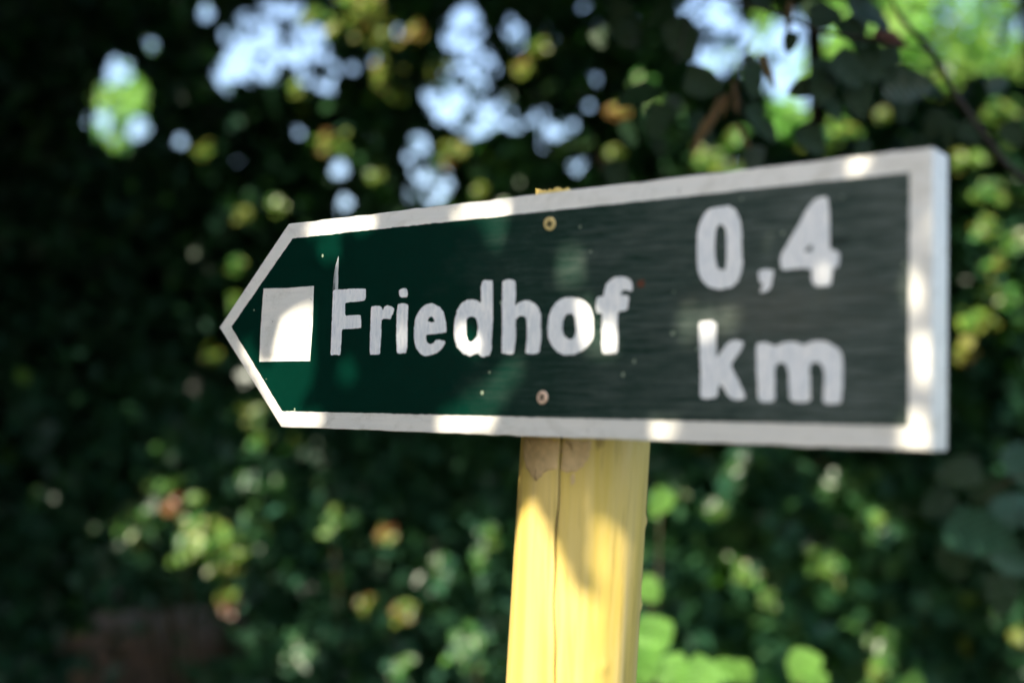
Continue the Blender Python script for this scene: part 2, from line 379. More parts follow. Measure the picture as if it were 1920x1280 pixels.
# board: sawn arrow with slightly worn edges
def board_mesh():
    pts = densify([(-96.2, 0.2), (0.2, -94.8), (604.2, -94.8), (604.2, 94.8), (0.2, 94.8)], 9)
    bm = bmesh.new()
    vs = []
    for x, z in pts:
        j = .22 if 3 < x < 600 else 0
        dz = random.gauss(0, j)
        if z > 90 and 380 < x < 402: dz -= .9 * math.exp(-((x - 391) / 6) ** 2)       # small chip in the top edge
        vs.append(bm.verts.new((x / 1000, 0, (z + dz) / 1000)))
    f = bm.faces.new(vs)
    r = bmesh.ops.extrude_face_region(bm, geom=[f])
    nv = [e for e in r['geom'] if isinstance(e, bmesh.types.BMVert)]
    for v in nv: v.co.y += BT
    bmesh.ops.recalc_face_normals(bm, faces=bm.faces)
    ed = [e for e in bm.edges if len(e.link_faces) == 2 and e.calc_face_angle(0) > .5]
    bmesh.ops.bevel(bm, geom=ed, offset=.0011, segments=3, profile=.6, affect='EDGES')
    me = bpy.data.meshes.new('board'); bm.to_mesh(me); bm.free()
    me.shade_smooth()
    me.set_sharp_from_angle(angle=math.radians(30)) if hasattr(me, 'set_sharp_from_angle') else None
    return me
board = on_sign('board', board_mesh(), M_CREAM)
field = [(-77.2, 0.2), (7.0, 80.4), (589.6, 80.4), (589.6, -79.8), (1.0, -79.8)]
on_sign('painted_field', slab('painted_field', [field], -.00025, .0006, .16, 0, 3.5), M_GREEN, board, 'dark green painted field, a grey sky reflection painted in towards the right')
on_sign('painted_square', slab('painted_square', SIGN['square'], -.00055, .0004, .10, 0, 5), M_CREAM, board, 'cream square trail mark')
for key, lab in (('F', 'white letter F'), ('r', 'white letter r'), ('i', 'stem of the white letter i'), ('dot', 'dot of the white letter i'), ('e', 'white letter e'), ('d', 'white letter d'),
                 ('h', 'white letter h'), ('o', 'white letter o'), ('f', 'white letter f'), ('0', 'white digit 0'), ('comma', 'white decimal comma'),
                 ('4', 'white digit 4'), ('k', 'white letter k'), ('m', 'white letter m')):
    nm = 'painted_digit' if key in '04' else ('painted_comma' if key == 'comma' else 'painted_letter')
    on_sign(nm, slab(nm, SIGN[key], -.00062, .0004, .17, 1, 1.5), M_LETTER, board, lab)
# dry brush stroke that ran past the top of the F
m, nt, b, out = mat('dry_brush_paint')
c = coords(nt)
st = noise(nt, c, 260, 5, .75, (1.6, 1, .10))
hi = N(nt, 'ShaderNodeSeparateXYZ'); nt.links.new(c, hi.inputs[0])
side = math_(nt, 'MULTIPLY', math_(nt, 'SUBTRACT', hi.outputs[0], .0660), 45)
k_ = ramp(nt, math_(nt, 'ADD', st, side), [(.36, (0, 0, 0)), (.58, (1, 1, 1))]).outputs[0]
nt.links.new(mix(nt, (0.004, 0.016, 0.012), (0.50, 0.52, 0.52), k_), b.inputs['Base Color'])
b.inputs['Roughness'].default_value = .45
on_sign('brush_smear', slab('brush_smear', [[(70.0, 60), (70.4, 52), (70.1, 43.9), (70.7, 35.9), (70.6, 29.8), (64.0, 29.6), (64.2, 36.2), (65.0, 44.2), (66.2, 50.6), (68.5, 57)]], -.0004, .0004, .12, 0, 1.5),
        m, board, 'dry streak of white paint above the F')
kv, kf = [], []
for i in range(15):
    w = 2 * math.pi * i / 15; r_ = 3.1 + random.uniform(-.7, .7)
    kv.append((390.6 + r_ * math.cos(w) * 1.1, 19.4 + r_ * math.sin(w) * .9))
on_sign('resin_knot', slab('resin_knot', [kv], -.0005, .0004, 0, 1), flat_mat('resin_brown', (0.10, 0.028, 0.010), .4, 0, 300), board, 'small red-brown knot beside the f')

# screws with a cross recess
M_SLOT = flat_mat('dark_recess', (0.05, 0.03, 0.015), .8, 0, 500)  # dark colour for the inside of the cross recess
def screw_mesh(turn):
    R0 = 5.3
    outer = [(R0 * math.cos(2 * math.pi * i / 32), R0 * math.sin(2 * math.pi * i / 32)) for i in range(32)]
    cr = []
    for q in range(4):
        a = turn + q * math.pi / 2
        for da, rr in ((-.26, 3.1), (.26, 3.1), (math.pi / 4, 1.15)):
            cr.append((rr * math.cos(a + da), rr * math.sin(a + da)))
    V, F = [], []
    rings = [(R0, 0.9), (R0, .15), (R0 - .35, -.12), (R0 - 1.1, -.30)]
    for r_, y in rings:
        for i in range(32):
            w = 2 * math.pi * i / 32; V.append((r_ * math.cos(w), y, r_ * math.sin(w)))
    for k in range(3):
        for i in range(32): F.append((k * 32 + i, k * 32 + (i + 1) % 32, (k + 1) * 32 + (i + 1) % 32, (k + 1) * 32 + i))
    base = 96; ci = len(V)
    for x, z in cr: V.append((x, -.30, z))
    flat = [Vector((V[base + i][0], V[base + i][2], 0)) for i in range(32)]
    hole = [Vector((x, z, 0)) for x, z in cr]
    for t in tessellate_polygon([flat, hole]):
        F.append(tuple((base + i) if i < 32 else (ci + i - 32) for i in t))
    di = len(V)
    for x, z in cr: V.append((x * .5, 3.2, z * .5))
    for i in range(12): F.append((ci + i, di + i, di + (i + 1) % 12, ci + (i + 1) % 12))
    F.append(tuple(di + i for i in range(12)))
    me = mesh_pd('screw', [(x / 1000, y / 1000, z / 1000) for x, y, z in V], F)
    me.materials.append(None); me.materials.append(M_SLOT)
    for p in list(me.polygons)[-13:]: p.material_index = 1
    bm = bmesh.new(); bm.from_mesh(me); bmesh.ops.recalc_face_normals(bm, faces=bm.faces); bm.to_mesh(me); bm.free()
    return me
for (x, z), turn, rgb, lab, tilt in (((306.5, 70.0), .25, (0.78, 0.62, 0.26), 'upper yellow zinc screw', .10), ((303.2, -64.6), .75, (0.92, 0.66, 0.48), 'lower pinkish zinc screw', -.06)):
    o = link('screw', screw_mesh(turn), None, sign, label=lab); o.data.materials[0] = flat_mat('zinc_' + ('yellow' if z > 0 else 'pink'), rgb, .42, .35, 500)
    o.location = Vector((x / 1000, -.0012, BZ + z / 1000)) - SL
    o.rotation_euler = (tilt, 0, tilt)

# the post: peeled round pole with a drying crack and a ragged top
PR = .0535
def crack_angle(z):                          # angle round the post, -90 degrees faces the viewer of the board
    return math.radians(-76) + 1.07 * max(0, min(.4, -.16 - z)) + .016 * math.sin(z * 41 + 1) + .008 * math.sin(z * 117)
def post_r(a, z):
    r = PR + .0005 * math.sin(a * 3 + z * 4) + .0003 * math.sin(a * 7 - z * 9) + .0003 * math.sin(a * 19 + z * 6)
    r += .0006 * max(0, math.cos(a - math.radians(-40))) ** 8
    for a0, z0, h0 in ((32, -.163, .0022), (30, -.232, .0018), (-28, -.275, .0016), (-118, -.24, .0012)):
        r += h0 * math.exp(-((a - math.radians(a0)) * PR / .0035) ** 2 - ((z - z0) / .004) ** 2)      # stubs of cut twigs
    fl = math.cos(a - math.radians(-112))            # a faint flat drawn down the front
    return min(r, (PR - .0012) / max(fl, .2)) if fl > .9 else r
def post_mesh():
    zs = list(np.arange(-BZ - .05, -.42, .05)) + list(np.arange(-.42, .0845, .0035))
    V, F = [], []
    nseg = 84
    for z in zs:
        ca = crack_angle(z)
        w_ = .0175 * (1 if z > -.24 else max(.45, 1 + (z + .24) * 2.0)) * (1 + .25 * math.sin(z * 63))
        offs = [-w_ * 1.9, -w_ * .62, 0, w_ * .62, w_ * 1.9]
        angs = [ca + o_ for o_ in offs] + [ca + w_ * 1.9 + (2 * math.pi - w_ * 3.8) * (i + 1) / (nseg - 4) for i in range(nseg - 5)]
        ax = axis_at(z)
        for i, a in enumerate(angs):
            r = post_r(a, z)
            if i == 2: r -= .0080
            elif i in (1, 3): r -= .0004
            V.append((ax[0] + r * math.cos(a), ax[1] + r * math.sin(a), z))
    n = nseg
    for k in range(len(zs) - 1):
        for i in range(n): F.append((k * n + i, k * n + (i + 1) % n, (k + 1) * n + (i + 1) % n, (k + 1) * n + i))
    # ragged sawn top, highest at the left
    V = [list(v) for v in V]
    rng = random.Random(3)
    top = len(zs) - 1
    for i in range(n):
        v = V[top * n + i]; rel = (v[0] - axis_at(.11)[0]) / PR
        v[2] = .1030 - .0065 * rel + (.0028 if rel < -.84 else 0) + rng.uniform(-.0020, .0016)
    ci = len(V)
    ax = axis_at(.11)
    for rr in (.82, .55, .25):
        for i in range(n):
            v = V[top * n + i]
            V.append([ax[0] + (v[0] - ax[0]) * rr, ax[1] + (v[1] - ax[1]) * rr, .1000 - .0065 * (v[0] - ax[0]) / PR * rr + rng.uniform(-.0015, .0012)])
    prev = top * n
    for q in range(3):
        cur = ci + q * n
        for i in range(n): F.append((prev + i, prev + (i + 1) % n, cur + (i + 1) % n, cur + i))
        prev = cur
    F.append(tuple(prev + i for i in range(n)))
    me = mesh_pd('post', V, F, True)
    inner = np.zeros(len(F), int); sm = np.ones(len(F), bool)
    for k in range(len(zs) - 1):
        for i in (1, 2): inner[k * n + i] = 1; sm[k * n + i] = False
    me.materials.append(post_wood(None)); me.materials.append(flat_mat('dark_crack_wood', (0.055, 0.030, 0.012), .9, 0, 200))
    me.polygons.foreach_set('material_index', inner); me.polygons.foreach_set('use_smooth', sm)
    return me
on_sign('post', post_mesh(), None, None, 'yellow peeled round wooden post with a long drying crack')
post = [o for o in sign.children if o.name.startswith('post')][0]

def wrap(name, pts, lift, m, label, thick=.0006):
    """A patch lying on the post: outline as (angle offset mm along the surface from the board-side centre line, z mm)."""
    q = [(a + random.gauss(0, .45), z + random.gauss(0, .45)) for a, z in densify(chaikin(pts, 1), 1.5)]
    cx = sum(p[0] for p in q) / len(q); cz = sum(p[1] for p in q) / len(q)
    V, F = [], []
    for k, s in enumerate((1.0, .97, .80, .6, .4, .2)):
        for (a_, z_) in q:
            aa = cx + (a_ - cx) * s; zz = (cz + (z_ - cz) * s) / 1000
            ang = math.radians(-90) + aa / 1000 / PR
            ax = axis_at(zz); r = post_r(ang, zz) + (lift if k else -.0003)
            V.append((ax[0] + r * math.cos(ang), ax[1] + r * math.sin(ang), zz))
    n = len(q)
    for k in range(5):
        for i in range(n): F.append((k * n + i, k * n + (i + 1) % n, (k + 1) * n + (i + 1) % n, (k + 1) * n + i))
    F.append(tuple(5 * n + i for i in range(n)))
    return on_sign(name, mesh_pd(name, V, F, True), m, post, label)

M_SCAR = flat_mat('bare_tan_wood', (0.84, 0.60, 0.30), .8, 0, 190, .35, .8)
for pts in ([(-33, -96), (-34, -104), (-31, -113), (-26, -121), (-19, -125), (-14, -129), (-8, -131), (-3, -127), (1, -124), (6, -121), (12.0, -121), (11.8, -112), (12.2, -97)],
            [(14.8, -97), (14.4, -110), (14.0, -120), (17, -122.5), (20, -123), (27, -122), (33, -117), (37, -108), (38, -97)]):
    wrap('bark_scar', pts, .00045, M_SCAR, 'pale tan patch of bare wood under the board')
wrap('bark_scar', [(23, -124), (26, -124), (26.5, -131), (24.5, -133), (23, -130)], .00045, M_SCAR, 'small pale chip beside the bare patch')

# ------------------------------------------------------------------ wanted sun patches: outlines that the added shade leaves are fitted around
LIT_BOARD = [
     [(-13.4, -36.2), (-13.1, -15.2), (-2.9, 4.5), (15.2, 12.9), (40.4, 15.4), (43.4, -16.3), (43.5, -45.4), (23.8, -79.5), (-5.7, -80.0), (-30.0, -52.7), (-27.2, -35.1)] ,
     [(-63.3, -19.4), (-47.8, -14.6), (1.8, -79.8), (55.8, -79.0), (53.1, -94.3), (-1.1, -95.7)] ,
     [(26.1, 96.4), (71.5, 94.6), (111.9, 95.0), (115.8, 80.6), (72.2, 79.1), (24.0, 80.2)] ,
     [(205.4, 92.4), (264.9, 94.0), (263.1, 64.9), (252.2, 61.4), (254.4, 77.7), (205.8, 82.6)] ,
     [(212, -8), (222, -6), (236, -12), (240, -30), (224, -30), (213, -20)] ,
     [(148, -4), (156, -4), (157, -21), (150, -21)] ,
     [(194, -78.9), (217.5, -72), (242.4, -55), (272, -33), (289, -37), (268, -65), (257, -77.8), (252, -94.8), (196.0, -95.1)] ,
     [(334.9, 12.6), (348.3, 10.0), (353.5, -6.2), (356.7, -16.3), (367.0, -6.6), (371.4, -32.5), (353.3, -33.4), (338.3, -22.0)] ,
     [(440, -3), (450.5, -3), (452, -20), (441, -20)], [(424, 0), (436, 2), (436, -24), (426, -24)], [(456, -1), (472, -5), (463, -17), (454, -13)] ,
     [(526, 21), (535, 22), (535, 12), (527, 12)], [(550, 20), (560, 18), (556, 9)] ,
     [(399, -79.9), (424, -80.3), (423, -94.7), (401, -94.5)] ,
     [(547, 96.9), (562, 96.1), (561, 80.5), (549, 80.8)] ,
     [(586, 18), (596, 19), (599, 2), (594, -10), (587, 0)], [(590, -20), (603, -26), (606, -44), (600, -58), (592, -40)], [(584, -74), (598, -70), (606, -88), (603, -96), (585, -94)] ,
     [(311, 50), (340, 49), (341, 22), (313, 22)] ,
     [(37.2, 76.8), (72.3, 76.7), (73.4, 54.9), (45.4, 56.6)] ,
     [(74, -33), (98, -33), (98, -53), (76, -53)], [(236, 82), (262, 82), (260, 56), (246, 54)] ,

]
LIT_POST = [(237.3, -180.4), (249.0, -160.0), (261.5, -153.5), (274.1, -156.1), (286.2, -168.0), (297.3, -188.1), (310.9, -211.7), (318.7, -215.0), (326.0, -204.0), (321.9, -181.8), (324.8, -156.8), (334.5, -144.6), (346.8, -142.2), (359.1, -145.5), (368.8, -152.9), (390.1, -158.6), (390, -420), (200, -420), (205, -180)]

def in_poly(X, Y, poly):
    r = np.zeros(X.shape, bool); n = len(poly); j = n - 1
    for i in range(n):
        xi, yi = poly[i]; xj, yj = poly[j]
        if yi != yj:
            r ^= ((yi > Y) != (yj > Y)) & (X < (xj - xi) * (Y - yi) / (yj - yi) + xi)
        j = i
    return r

# ------------------------------------------------------------------ leaves
def leaf_mat(name, stops, gloss=.35, trans=.35):
    """tint.x picks the colour of the leaf, tint.y is its own small variation."""
    m, nt, b, out = mat(name)
    a = N(nt, 'ShaderNodeAttribute'); a.attribute_name = 'tint'
    sp = N(nt, 'ShaderNodeSeparateXYZ'); nt.links.new(a.outputs['Vector'], sp.inputs[0])
    r = ramp(nt, sp.outputs[0], stops)
    hsv = N(nt, 'ShaderNodeHueSaturation'); nt.links.new(r.outputs[0], hsv.inputs['Color'])
    nt.links.new(math_(nt, 'ADD', .47, math_(nt, 'MULTIPLY', sp.outputs[1], .05)), hsv.inputs['Hue'])
    nt.links.new(math_(nt, 'ADD', .65, math_(nt, 'MULTIPLY', sp.outputs[1], .7)), hsv.inputs['Value'])
    b.inputs['Roughness'].default_value = gloss
    b.inputs['Specular IOR Level'].default_value = .45
    nt.links.new(hsv.outputs[0], b.inputs['Base Color'])
    tr = N(nt, 'ShaderNodeBsdfTranslucent')
    tc = mix(nt, hsv.outputs[0], (1.5, 1.7, .45), 1.0, 'MULTIPLY')
    nt.links.new(tc, tr.inputs[0])
    ms = N(nt, 'ShaderNodeMixShader'); ms.inputs[0].default_value = trans
    nt.links.new(b.outputs[0], ms.inputs[1]); nt.links.new(tr.outputs[0], ms.inputs[2])
    nt.links.new(ms.outputs[0], out.inputs[0])
    return m
# colour scale: 0 deep, .25 mid green, .5 fresh green, .75 yellow-green, 1 tan
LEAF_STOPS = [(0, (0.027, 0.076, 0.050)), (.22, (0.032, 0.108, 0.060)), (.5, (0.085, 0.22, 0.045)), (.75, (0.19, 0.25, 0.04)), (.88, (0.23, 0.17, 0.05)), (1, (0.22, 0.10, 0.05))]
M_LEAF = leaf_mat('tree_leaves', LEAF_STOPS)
M_SUNNY = leaf_mat('sunny_far_leaves', [(0, (0.08, 0.20, 0.05)), (.6, (0.15, 0.33, 0.06)), (1, (0.33, 0.40, 0.10))], .5, .4)  # brighter copy of the leaf colours, makes the far trees look sunlit
M_NEAR = leaf_mat('near_leaves', LEAF_STOPS, .3, .3)

LV = np.array([(0, 0, 0), (.37, .36, .10), (.0, 1.0, -.06), (-.37, .36, .10), (.24, .72, .04), (-.24, .72, .04)], float)
LF = np.array([(0, 1, 4), (0, 4, 2), (0, 2, 5), (0, 5, 3)])

def leaf_cloud(pos, size, tint, lean=1.0, toward=None):
    """Vertices and faces of many folded leaves at pos."""
    n = len(pos)
    nrm = RNG.normal(size=(n, 3)); nrm[:, 2] = np.abs(nrm[:, 2]) * .8 + .35
    if toward is not None: nrm = nrm * .45 + np.array(toward) * 1.2
    nrm /= np.linalg.norm(nrm, axis=1)[:, None]
    d = RNG.normal(size=(n, 3)); d[:, 2] -= .7 * lean
    d -= (d * nrm).sum(1)[:, None] * nrm
    d /= np.linalg.norm(d, axis=1)[:, None] + 1e-9
    sd = np.cross(d, nrm)
    wv = RNG.uniform(.8, 1.25, n)[:, None]
    V = pos[:, None, :] + size[:, None, None] * (
        sd[:, None, :] * (LV[None, :, 0:1] * wv[:, None, :]) + d[:, None, :] * (LV[None, :, 1:2] - .45) + nrm[:, None, :] * LV[None, :, 2:3])
    F = LF[None] + (np.arange(n) * 6)[:, None, None]
    T = np.repeat(np.stack([tint, RNG.uniform(0, 1, n), np.zeros(n)], 1), 6, 0)
    return V.reshape(-1, 3), F.reshape(-1, 3), T

# ------------------------------------------------------------------ gaps in the leaves, as directions from the path where one stands
SKY_GAPS = [(480, 95, 62, 62), (430, 150, 28, 22), (572, 88, 34, 42), (600, 142, 38, 28), (505, 18, 22, 12), (545, 22, 20, 12), (730, 48, 15, 22),
            (870, 72, 34, 58), (902, 130, 26, 46), (842, 185, 46, 46), (788, 300, 22, 58), (890, 225, 56, 34), (826, 335, 20, 18), (942, 210, 26, 32), (965, 60, 15, 28),
            (1010, 245, 34, 32), (1062, 240, 14, 14), (800, 372, 30, 15), (1085, 310, 13, 13), (1330, 22, 58, 38), (1350, 105, 46, 38), (1400, 88, 22, 44),
            (1495, 80, 52, 46), (1470, 145, 36, 38), (1520, 192, 26, 14), (1405, 296, 13, 12), (1543, 253, 12, 12), (1270, 55, 14, 26),
            (222, 135, 26, 26), (186, 228, 20, 20), (262, 240, 16, 18), (388, 25, 12, 12), (340, 265, 9, 9), (286, 530, 8, 8), (283, 616, 7, 7), (362, 725, 11, 11),
            (636, 316, 12, 12), (646, 386, 15, 13), (462, 711, 15, 13), (285, 84, 7, 7), (655, 130, 12, 10), (705, 118, 9, 8), (1120, 150, 6, 6), (560, 250, 5, 5), (445, 300, 5, 5), (1180, 45, 6, 6), (1105, 200, 5, 5)]
LIGHT_GAPS = [(225, 200, 52, 78), (1800, 55, 170, 80), (1690, 20, 50, 45), (1890, 110, 50, 50), (1560, 230, 26, 26), (1480, 215, 40, 44), (1510, 130, 50, 80), (1560, 55, 30, 50), (1440, 50, 26, 34), (1600, 120, 20, 20)]
GROUND_GAPS = [(330, 1165, 150, 26), (280, 1210, 190, 26), (250, 1275, 120, 26)]
SG, LG, GG = np.array(SKY_GAPS, float), np.array(LIGHT_GAPS, float), np.array(GROUND_GAPS, float)

def in_gaps(Q, size, gaps, pad=.30):
    px, py, d = to_px(Q)
    r = np.where(d > .1, size * FPX / np.maximum(d, .1) * pad, 0)
    wob = 1 + .22 * np.sin(px * .071 + 1.3) * np.sin(py * .083)
    out = np.zeros(len(Q), bool)
    for gx, gy, rx, ry in gaps:
        out |= ((px - gx) / (rx * wob + r)) ** 2 + ((py - gy) / (ry * wob + r)) ** 2 < 1
    return out & (d > .1)

# sunlit spots: direction, distance, size in the picture, colour lightened to look sunlit, how many leaves
# x, y, distance, radius(px), tint, count
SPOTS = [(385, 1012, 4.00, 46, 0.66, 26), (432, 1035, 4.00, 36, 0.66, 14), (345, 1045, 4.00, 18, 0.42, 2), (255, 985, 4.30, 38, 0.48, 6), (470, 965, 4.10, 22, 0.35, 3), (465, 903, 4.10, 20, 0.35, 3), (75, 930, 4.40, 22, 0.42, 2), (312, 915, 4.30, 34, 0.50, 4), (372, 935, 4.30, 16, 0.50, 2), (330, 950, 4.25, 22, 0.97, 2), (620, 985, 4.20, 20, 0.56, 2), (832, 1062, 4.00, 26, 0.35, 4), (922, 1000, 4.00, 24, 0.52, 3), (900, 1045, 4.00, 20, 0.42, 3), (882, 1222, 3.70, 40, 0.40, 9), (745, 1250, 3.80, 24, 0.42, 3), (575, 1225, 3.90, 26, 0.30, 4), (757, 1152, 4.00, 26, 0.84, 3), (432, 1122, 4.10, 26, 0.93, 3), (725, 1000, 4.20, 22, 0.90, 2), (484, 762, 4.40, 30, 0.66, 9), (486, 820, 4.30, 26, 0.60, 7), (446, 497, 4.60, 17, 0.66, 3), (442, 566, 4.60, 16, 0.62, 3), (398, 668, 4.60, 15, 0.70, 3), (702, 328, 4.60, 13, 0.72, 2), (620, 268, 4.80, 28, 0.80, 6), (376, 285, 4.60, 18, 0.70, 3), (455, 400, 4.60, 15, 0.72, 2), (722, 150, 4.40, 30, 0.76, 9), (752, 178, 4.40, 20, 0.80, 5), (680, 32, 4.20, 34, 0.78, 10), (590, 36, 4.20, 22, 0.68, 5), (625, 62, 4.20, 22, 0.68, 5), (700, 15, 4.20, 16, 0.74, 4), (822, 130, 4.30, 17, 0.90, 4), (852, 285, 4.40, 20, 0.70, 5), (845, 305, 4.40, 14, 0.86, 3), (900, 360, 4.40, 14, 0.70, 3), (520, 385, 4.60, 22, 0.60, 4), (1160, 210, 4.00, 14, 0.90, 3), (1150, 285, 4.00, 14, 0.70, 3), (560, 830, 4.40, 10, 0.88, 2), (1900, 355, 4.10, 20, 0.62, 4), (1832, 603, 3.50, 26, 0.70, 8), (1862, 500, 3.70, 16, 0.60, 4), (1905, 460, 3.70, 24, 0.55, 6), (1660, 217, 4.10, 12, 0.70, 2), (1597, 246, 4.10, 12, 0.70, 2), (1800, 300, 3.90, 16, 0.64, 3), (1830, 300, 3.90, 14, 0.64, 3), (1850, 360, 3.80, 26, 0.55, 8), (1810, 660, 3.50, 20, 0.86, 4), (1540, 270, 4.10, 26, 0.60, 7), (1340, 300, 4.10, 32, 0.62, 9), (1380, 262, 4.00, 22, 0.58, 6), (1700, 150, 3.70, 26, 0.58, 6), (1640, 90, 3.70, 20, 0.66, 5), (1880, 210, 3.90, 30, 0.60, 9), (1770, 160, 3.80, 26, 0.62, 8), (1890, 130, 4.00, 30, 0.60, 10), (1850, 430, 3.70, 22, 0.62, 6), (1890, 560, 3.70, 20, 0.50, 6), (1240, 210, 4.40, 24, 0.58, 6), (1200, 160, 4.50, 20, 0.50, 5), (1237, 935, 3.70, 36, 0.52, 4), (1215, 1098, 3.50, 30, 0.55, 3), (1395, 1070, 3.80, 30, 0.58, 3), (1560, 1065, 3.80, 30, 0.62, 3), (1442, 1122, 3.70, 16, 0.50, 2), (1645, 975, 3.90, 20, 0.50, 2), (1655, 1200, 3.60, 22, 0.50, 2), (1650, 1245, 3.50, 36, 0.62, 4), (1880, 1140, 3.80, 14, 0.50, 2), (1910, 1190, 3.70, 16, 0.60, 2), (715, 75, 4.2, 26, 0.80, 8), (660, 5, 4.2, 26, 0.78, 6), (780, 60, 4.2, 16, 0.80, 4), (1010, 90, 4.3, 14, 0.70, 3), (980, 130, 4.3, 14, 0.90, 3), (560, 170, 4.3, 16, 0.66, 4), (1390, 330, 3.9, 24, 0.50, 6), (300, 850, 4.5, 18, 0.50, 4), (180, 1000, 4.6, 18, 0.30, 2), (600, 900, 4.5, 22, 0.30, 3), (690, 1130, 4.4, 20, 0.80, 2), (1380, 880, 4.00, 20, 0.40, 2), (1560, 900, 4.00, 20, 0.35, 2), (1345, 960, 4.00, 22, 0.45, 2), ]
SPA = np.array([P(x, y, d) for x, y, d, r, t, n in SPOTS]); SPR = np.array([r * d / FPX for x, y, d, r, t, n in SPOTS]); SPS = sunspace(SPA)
# big single leaves of the bush at the lower right, in the sun
BIG = [(1222, 1195, 2.50, 0.106), (1196, 1255, 2.43, 0.106), (1262, 1262, 2.45, 0.088), (1312, 1272, 2.45, 0.100), (1352, 1262, 2.50, 0.075), (1388, 1262, 2.55, 0.069), (1506, 1248, 2.55, 0.088), (1530, 1280, 2.55, 0.062), (1215, 1105, 2.65, 0.069), (1238, 940, 2.75, 0.075), (1208, 1225, 2.45, 0.075)]
BGA = np.array([P(x, y, d) for x, y, d, s in BIG]); BGS = sunspace(BGA)

def blocks_spot(Q, size):
    """True for leaves that stand in the sun of a sunlit spot."""
    q = sunspace(Q); t = Q @ S
    out = np.zeros(len(Q), bool)
    for c, r, p in zip(SPS, SPR, SPA):
        dd = np.hypot(q[:, 0] - c[0], q[:, 1] - c[1]); out |= (dd < r * 1.05 + size * .48) & (t > p @ S + .02)
    for c, p, b_ in zip(BGS, BGA, BIG):
        dd = np.hypot(q[:, 0] - c[0], q[:, 1] - c[1]); out |= (dd < b_[3] * .55 + size * .35) & (t > p @ S + .03)
    return out
def hides_spot(Q, size):
    """True for leaves that stand right before a sunlit spot."""
    px, py, d = to_px(Q); out = np.zeros(len(Q), bool); r = size * FPX / np.maximum(d, .1) * .3
    for x, y, dd, rr, t_, n in SPOTS: out |= (np.hypot(px - x, py - y) < rr * .9 + r) & (d < dd)
    for x, y, dd, s in BIG: out |= (np.hypot(px - x, py - y) < s * .45 * FPX / dd + r) & (d < dd + .05)
    return out
def in_view(Q, margin=60):
    px, py, d = to_px(Q)
    return (d > 0) & (px > -margin) & (px < 1920 + margin) & (py > -margin) & (py < 1280 + margin)

SIGN_ZONE = sunspace(np.array([[x, 0, BZ + z] for x in (-.15, .7) for z in (-.6, .15)]))
sz0, sz1 = SIGN_ZONE.min(0) - .1, SIGN_ZONE.max(0) + .1
def over_sign(Q):
    q = sunspace(Q)
    return (q[:, 0] > sz0[0]) & (q[:, 0] < sz1[0]) & (q[:, 1] > sz0[1]) & (q[:, 1] < sz1[1]) & (Q @ S > 0)

def limbs(base, top, crown_c, crown_r, r0, n, rng, name='trunk'):
    """Tapered trunk with limbs that reach into the crown."""
    parts = []
    base = np.array(base, float); top = np.array(top, float)
    k = 9; path = []
    for i in range(k + 1):
        t = i / k; path.append(base + (top - base) * t + np.array([math.sin(t * 5 + base[0]) * .05, math.cos(t * 4) * .05, 0]) * t * 1.5)
    rad = [r0 * (1.25 if i == 0 else 1 - .62 * i / k) for i in range(k + 1)]
    parts.append(tube(path, rad, 10))
    for j in range(n):
        s = path[rng.randint(3, k)]; rr = r0 * rng.uniform(.22, .42)
        w = rng.uniform(0, 2 * math.pi)
        e = np.array(crown_c) + np.array([math.cos(w), math.sin(w), rng.uniform(-.4, .9)]) * np.array(crown_r) * rng.uniform(.5, .9)
        mid = (s + e) / 2 + np.array([rng.uniform(-.1, .1), rng.uniform(-.1, .1), rng.uniform(.0, .25)])
        pp = [s, s * .6 + mid * .4, mid, mid * .45 + e * .55, e]
        tst = np.array([mid, e, (mid + e) / 2, (s + mid) / 2])
        if in_gaps(tst, np.full(4, .1), SG).any() or in_gaps(tst, np.full(4, .1), LG).any() or blocks_spot(tst, np.full(4, .15)).any(): continue
        parts.append(tube(pp, [rr, rr * .8, rr * .6, rr * .4, rr * .12], 7))
    return join(parts)

M_BARK = flat_mat('grey_brown_bark', (0.10, 0.080, 0.060), .85, 0, 22, .35, .9)
M_STEM = flat_mat('green_brown_stem', (0.085, 0.070, 0.035), .7, 0, 60, .5, .8)

def crown_leaves(c, r, n, size, tint_mu=.08, tint_sd=.08, clumps=60, shell=.5, gaps=(SG, LG, GG), keep=None, spots=True):
    cl = RNG.normal(size=(clumps, 3)); cl /= np.linalg.norm(cl, axis=1)[:, None]
    cl *= RNG.uniform(shell * .4, 1, clumps)[:, None] ** .6
    cr = RNG.uniform(.16, .34, clumps)
    k = RNG.integers(0, clumps, n)
    o = RNG.normal(size=(n, 3)) * .62
    Q = np.array(c) + (cl[k] + o * cr[k][:, None]) * np.array(r)
    s = RNG.uniform(.75, 1.25, n) * size
    bad = Q[:, 2] < .05
    for g in gaps: bad |= in_gaps(Q, s, g) & (RNG.random(len(Q)) > (.05 if g is SG else (.05 if g is GG else 0)))
    if spots: bad |= blocks_spot(Q, s) | (hides_spot(Q, s))
    bad |= over_sign(Q)
    px, py, d = to_px(Q); bad |= (d < 1.9) & in_view(Q, 200) | (np.linalg.norm(Q - CAMP, axis=1) < .8)
    if keep is not None: bad |= ~keep(Q)
    Q, s = Q[~bad], s[~bad]
    kt = RNG.normal(size=clumps)[k][~bad]
    t = np.clip(tint_mu + tint_sd * (kt * .7 + RNG.normal(size=len(Q)) * .7), 0, 1)
    odd = RNG.uniform(size=len(Q)) < .006
    t[odd] = RNG.uniform(.45, .85, odd.sum())
    return Q, s, t

